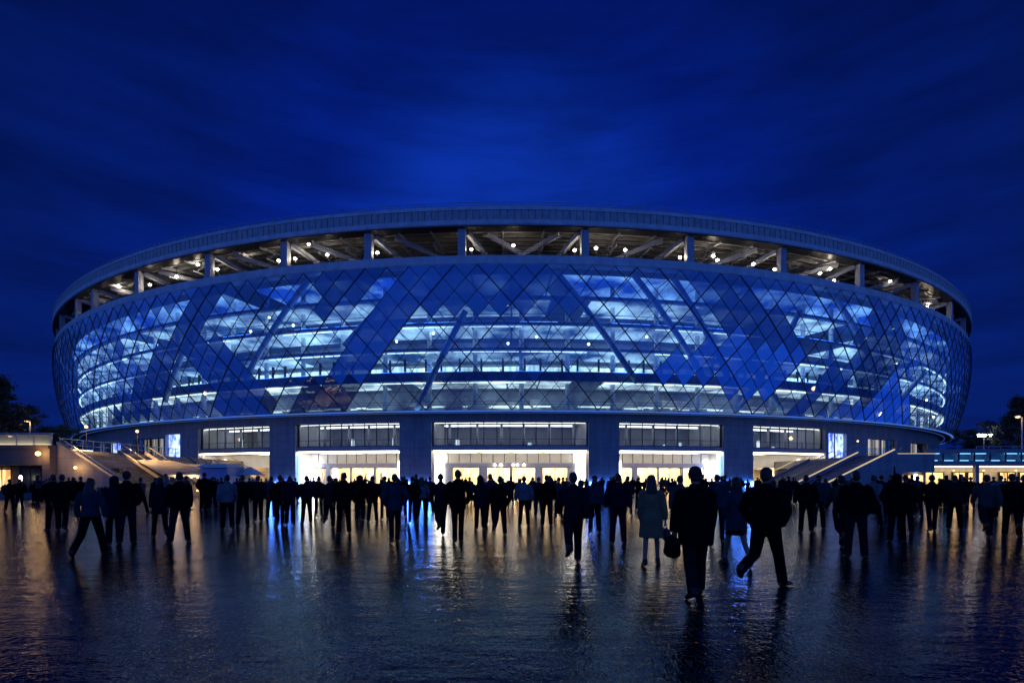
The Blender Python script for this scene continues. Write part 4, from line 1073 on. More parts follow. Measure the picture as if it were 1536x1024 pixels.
for x0, x1 in ((47.2, 48.9), (49.2, 51.8), (53.0, 54.4), (54.8, 56.6), (58.6, 60.4), (61.0, 63.4), (64.3, 67.0), (68, 72)):
    m = MB(); m.box(x0, x1, 61.3, 61.4, 0.35, 2.35); f = m.build('shop_window', M['shop'], t)
    m = MB(); m.box(x0 - 0.08, x0, 61.2, 61.45, 0.0, 2.45); m.box(x1, x1 + 0.08, 61.2, 61.45, 0.0, 2.45); m.box(x0, x1, 61.2, 61.45, 2.36, 2.45); m.box(x0, x1, 61.2, 61.45, 0.0, 0.34); m.box((x0 + x1) / 2 - .04, (x0 + x1) / 2 + .04, 61.22, 61.299, 0.35, 2.35)
    m.build('window_frame', M['frame'], f)
m = MB()
for x in (50.5, 53.9, 57.6, 60.2): m.ball((x, 58.3, 2.55), 0.09)
m.build('hanging_lamp', M['warm_lamp'], t, smooth=True)
r = thing('roadside_railing', 'grey metal railing along the upper road at far right', 'railing', (66, 66, TZ))
m = MB()
for k in range(14): m.box(57 + k * 1.5, 57.06 + k * 1.5, 62.6, 62.66, TZ - 0.1, TZ + 1.1)
m.box(57, 78, 62.58, 62.68, TZ + 1.1, TZ + 1.18); m.box(57, 78, 62.6, 62.66, TZ + 0.5, TZ + 0.55); m.build('rail', M['metal'], r)
P = at(1476, 656, 84)
r = thing('floodlight', 'bright white floodlight cluster on a short mast behind the right footbridge', 'floodlight', (P.x, P.y, TZ))
m = MB(); m.tube([(P.x, P.y, TZ - 0.2), (P.x, P.y, P.z + 0.5)], 0.09, 8); m.build('mast', M['metal'], r)
for dx in (-0.9, -0.3, 0.3, 0.9):
    m = MB(); m.box(P.x + dx - 0.24, P.x + dx + 0.24, P.y - 0.2, P.y - 0.1, P.z + 0.15, P.z + 0.55, 0); m.box(P.x + dx - 0.28, P.x + dx + 0.28, P.y - 0.1, P.y + 0.1, P.z + 0.1, P.z + 0.6, 1); m.build('lamp_head', [M['white_lamp'], M['frame']], r)

def point(name, loc, color, watts, rad=0.12):
    l = bpy.data.lights.new(name, 'POINT'); l.color = color; l.energy = watts; l.shadow_soft_size = rad
    o = bpy.data.objects.new(name, l); col.objects.link(o); o.location = loc; return o
AMB = (1.0, 0.60, 0.26)
point('lamp_light', at(57, 680, 47.2), AMB, 70, 0.3)
point('lamp_light', at(113, 701, 48.0), AMB, 40, 0.3)
point('lamp_light', at(264, 716, 46.2), AMB, 40, 0.2); point('lamp_light', at(287, 716, 46.2), AMB, 40, 0.2)
point('lamp_light', at(45, 632, 69.5), AMB, 150, 0.4); point('lamp_light', at(1528, 627, 69.5), AMB, 150, 0.4)
pt = thing('post_lamp', 'small globe lamp on a thin post at the top of the dark flight', 'lamp', (-37.5, 66, 0))
Pq = Vector((LX + 0.5, 58.5, TZ + 2.6))
pt.location = (LX + 0.5, 58.5, TZ)
m = MB(); m.tube([(Pq.x, Pq.y, TZ), (Pq.x, Pq.y, Pq.z)], 0.05, 8); m.build('post', M['frame'], pt)
m = MB(); m.ball(Pq, 0.16); m.build('globe', M['warm_lamp'], pt, smooth=True)
def spot(loc, aim, watts, cone):
    l = bpy.data.lights.new('lamp_light', 'SPOT'); l.color = AMB; l.energy = watts; l.spot_size = R_(cone); l.spot_blend = 0.5; l.shadow_soft_size = 0.15
    o = bpy.data.objects.new('lamp_light', l); col.objects.link(o); o.location = loc
    o.rotation_euler = (Vector(aim) - Vector(loc)).to_track_quat('-Z', 'Y').to_euler()
spot((Pq.x + .3, Pq.y, Pq.z + .1), (LX + 4.5, Pq.y + 1, 1.0), 2600, 120)
spot((LX + .8, 51.5, TZ + 2.5), (LX + 4.5, 52.5, 1.0), 2600, 120)  # beam of the added lamp, aimed at the front steps
#SECTION trees
# ================================================================ trees
def make_tree(name, seed, H, crown, nleaf, mats, conifer=False):
    rt = random.Random(seed); tm = MB(); lm = MB(); tips = []
    tm.tube([(0, 0, 0), (rt.uniform(-.1, .1), 0, H * 0.3), (rt.uniform(-.3, .3), rt.uniform(-.2, .2), H * 0.65), (rt.uniform(-.3, .3), 0, H * 0.96)], [0.03 * H, 0.022 * H, 0.012 * H, 0.003 * H], 9)
    nb = 22 if not conifer else 34
    for k in range(nb):
        z = H * (0.25 + 0.68 * k / nb); a = rt.uniform(0, 2 * PI)
        if conifer: L = crown * (1.05 - 0.85 * k / nb) * rt.uniform(0.7, 1.1); up = rt.uniform(-0.25, 0.1)
        else: L = crown * math.sqrt(max(0.05, 1 - ((k / nb) * 1.15 - 0.35) ** 2)) * rt.uniform(0.6, 1.1); up = rt.uniform(0.1, 0.6)
        d_ = Vector((math.cos(a), math.sin(a), up)); p0 = Vector((0, 0, z)); p1 = p0 + d_ * L * 0.5 + Vector((0, 0, rt.uniform(0, .3))); p2 = p0 + d_ * L + Vector((0, 0, -0.12 * L if conifer else 0.0))
        tm.tube([p0, p1, p2], [0.008 * H, 0.005 * H, 0.0015 * H], 6)
        for q in range(5):
            t_ = rt.uniform(0.35, 1.0); b0 = p0.lerp(p2, t_); b1 = b0 + Vector((rt.uniform(-1, 1), rt.uniform(-1, 1), rt.uniform(-.3, .7))) * crown * 0.22
            tm.tube([b0, b1], [0.003 * H, 0.001 * H], 5); tips += [b1, b0.lerp(b1, 0.5)]
        tips.append(p2)
    for k in range(nleaf):
        c_ = rt.choice(tips) + Vector((rt.gauss(0, 1), rt.gauss(0, 1), rt.gauss(0, .7))) * crown * 0.085
        s = rt.uniform(0.08, 0.2); u = Vector((rt.gauss(0, 1), rt.gauss(0, 1), rt.gauss(0, .6))).normalized(); v = u.cross(Vector((rt.gauss(0, 1), rt.gauss(0, 1), rt.gauss(0, 1)))).normalized()
        lm.face([c_ - u * s, c_ + v * s * .5, c_ + u * s, c_ - v * s * .5])
    return tm.mesh('trunk', mats[0], True), lm.mesh('crown', mats[1])
TR = [make_tree('a', 1, 10.0, 4.2, 9000, (M['bark'], M['leaf'])), make_tree('b', 2, 8.0, 3.6, 8000, (M['bark'], M['leaf'])), make_tree('c', 3, 11.0, 3.4, 9000, (M['bark'], M['leaf2']), True)]
TREES = [(-2, 66, 1.02, 2, 'tall drooping conifer standing tallest at the left edge of the picture'), (28, 74, 0.78, 0, 'broad dark tree close behind the tall left conifer'),
         (72, 90, 0.80, 1, 'rounded dark tree behind the left street lamps'), (100, 100, 0.78, 0, 'dark tree half hidden by the left curve of the stadium'),
         (-40, 80, 0.9, 0, 'dark tree cut by the left edge of the frame'),
         (1530, 76, 0.92, 2, 'tallest dark conifer behind the right street lamp'), (1500, 84, 0.74, 0, 'broad dark tree left of the right street lamp'),
         (1468, 100, 0.84, 1, 'round dark tree behind the white floodlight'), (1446, 112, 0.80, 0, 'low dark tree next to the right curve of the stadium'), (1560, 84, 1.1, 0, 'dark tree cut by the right edge of the frame')]
for i, (px, d, s, k, lab) in enumerate(TREES):
    P = at(px, HZ, d); t = thing('conifer_tree' if k == 2 else 'broadleaf_tree', lab, 'tree', (P.x, d, TZ - 0.15), rz=i * 1.3, group='dark trees beside the stadium')
    t.scale = (s, s, s)
    for nm, me in zip(('trunk', 'crown'), TR[k]):
        o = bpy.data.objects.new(nm, me); col.objects.link(o); o.parent = t

#SECTION people
# ================================================================ people
def remesh(mb, voxel, smooth_it=4, fac=0.5):
    me = mb.mesh('tmp', [])
    o = bpy.data.objects.new('tmp', me); col.objects.link(o)
    md = o.modifiers.new('r', 'REMESH'); md.mode = 'VOXEL'; md.voxel_size = voxel; md.use_smooth_shade = True
    if smooth_it:
        s = o.modifiers.new('s', 'SMOOTH'); s.iterations = smooth_it; s.factor = fac
    dg = bpy.context.evaluated_depsgraph_get(); dg.update()
    out = bpy.data.meshes.new_from_object(o.evaluated_get(dg))
    bpy.data.objects.remove(o); bpy.data.meshes.remove(me)
    out.polygons.foreach_set('use_smooth', [True] * len(out.polygons))
    return out

def person_template(P):
    """P: female, garment, hair, lower, stride, lead, arms, hood, bulk, spread"""
    fem = P.get('female', False); g = P['garment']; st = P.get('stride', 0.0); lead = P.get('lead', 1); bulk = P.get('bulk', 1.0)
    body, jac, tro, hair, hat = MB(), MB(), MB(), MB(), MB()
    shoes = [MB(), MB()]
    sw = 0.165 if fem else 0.19
    hipw = 0.175 if fem else 0.165
    spread = P.get('spread', 0.02)
    # legs
    zmin = 9
    legs = []
    for s in (-1, 1):
        fwd = (s == lead)
        th = (R_(24) if fwd else R_(-20)) * st; kn = (R_(6) if fwd else R_(58 if P.get('kick') else 30)) * st; pit = (R_(4) if fwd else R_(-38)) * st
        hip = Vector((s * 0.088, 0, 0.92)); sp = spread * s
        knee = hip + Vector((sp, 0.45 * math.sin(th), -0.45 * math.cos(th)))
        ank = knee + Vector((sp, 0.41 * math.sin(th - kn), -0.41 * math.cos(th - kn)))
        def R(y, z, ank=ank, pit=pit, s=s):
            cp, sp_ = math.cos(pit), math.sin(pit)
            return ank + Vector((s * 0.26 * y, y * cp - z * sp_, y * sp_ + z * cp))
        legs.append([s, hip, knee, ank, R])
        if fwd: zmin = min(R(-0.07, -0.078).z, R(0.17, -0.078).z)
    for L_ in legs:             # the trailing foot rolls on to its toe until it touches the ground
        if L_[0] != lead and not P.get('kick'):
            s, ank = L_[0], L_[3]; best = None
            for q in range(0, 80):
                pit = -R_(q)
                def R2(y, z, ank=ank, pit=pit, s=s):
                    cp, sp_ = math.cos(pit), math.sin(pit)
                    return ank + Vector((s * 0.26 * y, y * cp - z * sp_, y * sp_ + z * cp))
                err = abs(min(R2(-0.07, -0.078).z, R2(0.18, -0.078).z) - zmin)
                if best is None or err < best[0]: best = (err, R2)
            L_[4] = best[1]
    dz_ = -zmin
    up = Vector((0, 0, dz_))
    for i, (s, hip, knee, ank, R) in enumerate(legs):
        hip, knee, ank = hip + up, knee + up, ank + up
        k = 0.92 if fem else 1.0
        body.tube([hip + Vector((0, 0, .04)), hip.lerp(knee, .35), knee, knee.lerp(ank, .3), ank], [.085 * k, .08 * k, .054 * k, .056 * k, .036], 12)
        Q = lambda y, z, R=R: R(y, z) + up
        body.tube([Q(-.04, -.035), Q(.05, -.045), Q(.15, -.055)], [(.022, .020), (.024, .018), (.018, .012)], 10)
        shoes[i].tube([Q(-.085, -.045), Q(-.06, -.04), Q(.03, -.038), Q(.12, -.05), Q(.185, -.06), Q(.2, -.062)], [(.022, .022), (.042, .042), (.046, .046), (.05, .032), (.034, .02), (.012, .01)], 12)
        shoes[i].tube([ank + Vector((0, 0, -.06)), ank + Vector((0, 0, .05))], [.05, .052], 12)
        if P['lower'] == 'trousers':
            a1 = ank + Vector((0, -.004, -.035)); kk = 1.0 if not P.get('slim') else 0.86
            tro.tube([hip + Vector((0, 0, .02)), hip.lerp(knee, .3), knee, knee.lerp(ank, .45), a1], [.105 * k, .1 * k * kk, .078 * kk, .074 * kk, .07 * kk], 14)
    if P['lower'] == 'trousers':
        tro.tube([Vector((0, 0, .83)) + up, Vector((0, -.005, .93)) + up, Vector((0, 0, 1.04)) + up], [(.13, .1), (hipw + .012, .13), (.16, .115)], 16)
    elif P['lower'] == 'skirt':
        tro.tube([Vector((0, 0, .62)) + up, Vector((0, -.005, .9)) + up, Vector((0, 0, 1.04)) + up], [(.2, .17), (hipw + .02, .135), (.15, .11)], 16)
    # torso
    ln = Vector((0, P.get('lean', 0.0), 0))
    T = lambda x, y, z: Vector((x, y, z)) + up + ln * max(0, (z - 0.9) / 0.6)
    body.tube([T(0, 0, .82), T(0, -.005, .92), T(0, 0, 1.08), T(0, .005, 1.26), T(0, -.01, 1.40), T(0, -.015, 1.46)], [(.12, .09), (hipw - .01, .115), (.135, .095), (.155, .115), (sw - .04, .085), (.07, .06)], 16)
    body.tube([T(0, -.015, 1.40), T(0, 0, 1.50), T(0, .01, 1.57)], [.062, .054, .055], 12)
    hy = .018
    hc = T(0, hy, 1.625)
    body.ball(hc + Vector((0, -.005, .015)), .076, .096, .10, 16, 12); body.ball(hc + Vector((0, .02, -.045)), .058, .068, .07, 12, 9)
    body.tube([hc + Vector((0, .085, .02)), hc + Vector((0, .112, -.018)), hc + Vector((0, .09, -.03))], [.010, .016, .010], 8)
    body.ball(hc + Vector((0, .083, -.062)), .024, .012, .012, 8, 6)
    for s in (-1, 1):
        body.ball(hc + Vector((s * .078, -.005, -.012)), .011, .02, .033, 8, 6)
        body.ball(hc + Vector((s * .031, .083, .008)), .014, .010, .010, 8, 6)
    # arms
    arms = P.get('arms', 'swing')
    J = .026 * bulk
    for s in (-1, 1):
        sh = T(s * sw, -.01, 1.405)
        a, b, e, b2 = 0.0, .14, .22, .02
        if arms == 'swing': a = (-1 if s == lead else 1) * .42 * st; e = .25 + .2 * st
        elif arms == 'pockets': a, b, e, b2 = -.22, .42, .62, -.42
        elif arms == 'wide': a, b, e, b2 = -.05, .34, .3, .05
        elif arms == 'phone':
            if s == 1: a, b, e, b2 = .75, .18, 1.75, -.35
        elif arms == 'photo': a, b, e, b2 = 1.0, .25, 1.35, -.35
        elif arms == 'bag':
            if s == P.get('bagside', -1): a, b, e, b2 = -.05, .24, .15, .12
            else: a = .2 * st
        U = Vector((s * math.sin(b), math.sin(a) * math.cos(b), -math.cos(a) * math.cos(b)))
        V = Vector((s * math.sin(b2), math.sin(a + e) * math.cos(b2), -math.cos(a + e) * math.cos(b2)))
        el = sh + U * .285; wr = el + V * .25
        k = .86 if fem else 1.0
        body.tube([sh + Vector((-s * .03, 0, .01)), sh.lerp(el, .3), el, el.lerp(wr, .3), wr], [.052 * k, .047 * k, .038 * k, .038 * k, .025 * k], 12)
        jac.tube([sh + Vector((-s * .05, 0, .01)), sh + U * .04, sh.lerp(el, .45), el, el.lerp(wr, .5), wr + V * .01], [.06 + J * .6, .062 * k + J, .052 * k + J, .046 * k + J, .042 * k + J, .036 * k + J * .8], 14)
        # hand: palm, four fingers of unequal length, thumb off the side of the palm
        n_ = Vector((-s, 0, 0)); n_ = (n_ - V * n_.dot(V)).normalized(); l_ = V.cross(n_).normalized()
        if l_.y < 0: l_ = -l_
        body.tube([wr - V * .02, wr + V * .03, wr + V * .085], [(.024, .018), (.04, .017), (.04, .014)], 10, ref=l_)
        for q, (off, L) in enumerate(((.029, .068), (.0095, .078), (-.0095, .072), (-.028, .058))):
            r0 = wr + V * .078 + l_ * off; r1 = r0 + (V * .88 + n_ * .3).normalized() * L * .5; r2 = r1 + (V * .6 + n_ * .8).normalized() * L * .5
            body.tube([r0, r1, r2], [.0100, .0095, .0085], 8)
        t0 = wr + V * .02 + l_ * .03; t1 = t0 + (V * .6 + l_ * .7 + n_ * .25).normalized() * .045; t2 = t1 + (V * .9 + l_ * .1 + n_ * .35).normalized() * .035
        body.tube([t0, t1, t2], [.013, .0115, .010], 8)
        if s == 1: hand_r = wr + V * .1
        else: hand_l = wr + V * .1
    # jacket or coat
    hem = {'jacket': .86, 'puffer': .88, 'suit': .80, 'coat': .52, 'hoodie': .90, 'parka': .70, 'sweater': .90}[g]
    fl = {'jacket': 1.0, 'puffer': 1.02, 'suit': 1.02, 'coat': 1.22, 'hoodie': 1.0, 'parka': 1.08, 'sweater': 1.0}[g]
    bw = 1.0 * bulk
    rings = []
    hw = (hipw + .026) * fl
    rings += [(hem, hw * bw, .142 * fl * bw)]
    if hem < .8: rings += [(.9, (hipw + .03) * bw, .140 * bw)]
    wa = .158 if fem else .176
    rings += [(1.08, (wa + (.01 if g == 'puffer' else 0)) * bw, .128 * bw), (1.26, (.172 if fem else .192) * bw, .142 * bw), (1.37, (sw + .012), .122 * bw), (1.43, (sw - .035), .10), (1.475, .092, .078), (1.52, .074, .072)]
    rings.sort()
    jac.tube([T(0, -.008, z) for z, _, _ in rings], [(x, y) for _, x, y in rings], 20)
    if g in ('hoodie',) or P.get('hood_down'):
        jac.ball(T(0, -.075, 1.475), .095, .06, .065, 12, 8)
    # hair, hats, hoods
    H = P['hair']
    if H in ('short', 'fade'):
        hair.ball(hc + Vector((0, -.014, .03)), .0795, .098, .094, 16, 10); hair.ball(hc + Vector((0, -.04, -.02)), .074, .066, .07, 12, 8)
    elif H == 'long':
        hair.ball(hc + Vector((0, -.014, .028)), .086, .102, .097, 16, 10)
        hair.tube([hc + Vector((0, -.03, .03)), hc + Vector((0, -.06, -.09)), hc + Vector((0, -.10, -.22)), hc + Vector((0, -.115, -.34)), hc + Vector((0, -.11, -.38))], [(.085, .075), (.097, .07), (.115, .05), (.085, .03), (.03, .015)], 14)
    elif H == 'bob':
        hair.ball(hc + Vector((0, -.014, .022)), .092, .104, .10, 16, 10); hair.tube([hc + Vector((0, -.03, .02)), hc + Vector((0, -.035, -.07)), hc + Vector((0, -.04, -.12))], [(.09, .08), (.1, .075), (.085, .06)], 14)
    elif H == 'bun':
        hair.ball(hc + Vector((0, -.014, .028)), .083, .1, .095, 16, 10); hair.ball(hc + Vector((0, -.11, .05)), .045, .04, .045, 10, 8)
    elif H in ('beanie', 'bobble'):
        hair.ball(hc + Vector((0, -.04, -.03)), .075, .064, .05, 12, 8)
        hat.ball(hc + Vector((0, -.008, .045)), .089, .104, .095, 16, 10); hat.tube([hc + Vector((0, -.006, .0)), hc + Vector((0, -.008, .04))], [(.091, .107), (.093, .109)], 18)
        if H == 'bobble': hat.ball(hc + Vector((0, -.01, .155)), .032)
    elif H == 'cap':
        hair.ball(hc + Vector((0, -.04, -.02)), .077, .066, .06, 12, 8)
        hat.ball(hc + Vector((0, -.006, .05)), .086, .102, .078, 16, 10); hat.tube([hc + Vector((0, .07, .04)), hc + Vector((0, .17, .03))], [(.07, .012), (.045, .008)], 12)
    elif H == 'hood':
        jac.ball(hc + Vector((0, -.03, .015)), .108, .112, .128, 16, 10); jac.tube([hc + Vector((0, -.04, -.04)), T(0, -.03, 1.44)], [(.1, .095), (.11, .09)], 14)
    parts = {}
    vb, vc = P.get('vox', (.0095, .014))
    parts['body'] = remesh(body, vb, 3)
    parts['jacket'] = remesh(jac, vc, 5)
    if tro.v: parts['trousers' if P['lower'] == 'trousers' else 'skirt'] = remesh(tro, vc, 4)
    if hair.v: parts['hair'] = remesh(hair, .011, 3)
    if hat.v: parts['hat'] = remesh(hat, .011, 2)
    for i in (0, 1): parts['shoe%d' % i] = remesh(shoes[i], .011, 2)
    parts['_hands'] = (hand_l, hand_r)
    return parts

TP = {
    'suit_stand': dict(garment='suit', hair='short', lower='trousers', stride=0.05, arms='swing', spread=.05),
    'pockets_walk': dict(garment='jacket', hair='short', lower='trousers', stride=.9, lead=1, arms='pockets', bulk=1.12, spread=.012, kick=True),
    'cap_walk': dict(garment='parka', hair='beanie', lower='trousers', stride=.7, lead=1, arms='bag', bagside=-1, bulk=1.16),
    'coat_woman': dict(female=True, garment='coat', hair='long', lower='skirt', stride=.35, arms='bag', bagside=1),
    'skirt_woman': dict(female=True, garment='parka', hair='bob', lower='skirt', stride=.75, lead=-1, arms='pockets'),
    'long_hair_walk': dict(female=True, garment='sweater', hair='long', lower='trousers', stride=.8, lead=1, arms='wide', spread=.03),
    'hood_stand': dict(garment='parka', hair='hood', lower='trousers', stride=.25, arms='pockets', bulk=1.1),
    'beanie_stand': dict(garment='jacket', hair='beanie', lower='trousers', stride=.2, arms='pockets', bulk=1.05),
    'man_walk': dict(garment='jacket', hair='short', lower='trousers', stride=.6, lead=-1, arms='swing'),
    'man_stand': dict(garment='puffer', hair='short', lower='trousers', stride=.12, arms='wide', bulk=1.1, spread=.03),
    'slim_walk': dict(garment='suit', hair='short', lower='trousers', stride=.45, lead=1, arms='pockets', slim=True, spread=-.012),
    'woman_bun': dict(female=True, garment='jacket', hair='bun', lower='trousers', stride=.4, arms='pockets', slim=True),
    'phone_man': dict(garment='hoodie', hair='short', lower='trousers', stride=.15, arms='phone'),
    'photo_woman': dict(female=True, garment='puffer', hair='bob', lower='trousers', stride=.1, arms='photo'),
    'stride_man': dict(garment='jacket', hair='short', lower='trousers', stride=1.0, lead=1, arms='swing', spread=.015, kick=True),
    'stride_woman': dict(female=True, garment='parka', hair='bob', lower='trousers', stride=.95, lead=-1, arms='swing', slim=True),
    'hoodie_walk': dict(garment='hoodie', hair='cap', lower='trousers', stride=.7, lead=1, arms='swing', bulk=1.04),
}
PARTS = {k: person_template(v) for k, v in TP.items()}
BASEMAT = {'body': M['skin'], 'jacket': JK['charcoal'], 'trousers': M['trouser'], 'skirt': M['trouser'], 'hair': M['hair_dark'], 'hat': M['beanie'], 'shoe0': M['shoe'], 'shoe1': M['shoe']}
for k, pr in PARTS.items():
    for nm, me in pr.items():
        if nm[0] == '_': continue
        me.materials.clear(); me.materials.append(BASEMAT[nm] if not (nm == 'body' and TP[k]['lower'] == 'skirt') else M['skin'])
# one-mesh versions for the far crowd
def joined(k):
    bm = bmesh.new(); mats = []
    for nm, me in PARTS[k].items():
        if nm[0] == '_': continue
        n0 = len(bm.faces); bm.from_mesh(me); bm.faces.ensure_lookup_table()
        if BASEMAT[nm] not in mats: mats.append(BASEMAT[nm])
        ix = mats.index(BASEMAT[nm])
        for f in bm.faces[n0:]: f.material_index = ix
    out = bpy.data.meshes.new('person'); bm.to_mesh(out); bm.free()
    for m_ in mats: out.materials.append(m_)
    return out, mats.index(JK['charcoal'])
FAR = {}

def place(px, fy, tmpl, h, rot, jk, label, group=None, tro=None, depth=None, xx=None):
    d = depth or CAMH * F / (fy - HZ); x = (px - 768) / F * d if xx is None else xx
    rot = rot + math.degrees(math.atan2(-x, d)); t = thing('person', label, 'person', (x, d, 0.0), R_(rot), group)
    s = h / 1.735; t.scale = (s, s, s)
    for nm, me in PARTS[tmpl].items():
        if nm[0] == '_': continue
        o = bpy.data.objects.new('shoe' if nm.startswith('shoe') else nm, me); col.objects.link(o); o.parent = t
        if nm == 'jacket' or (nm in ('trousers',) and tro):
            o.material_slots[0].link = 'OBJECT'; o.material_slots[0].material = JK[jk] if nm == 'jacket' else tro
    return t, x, d, s

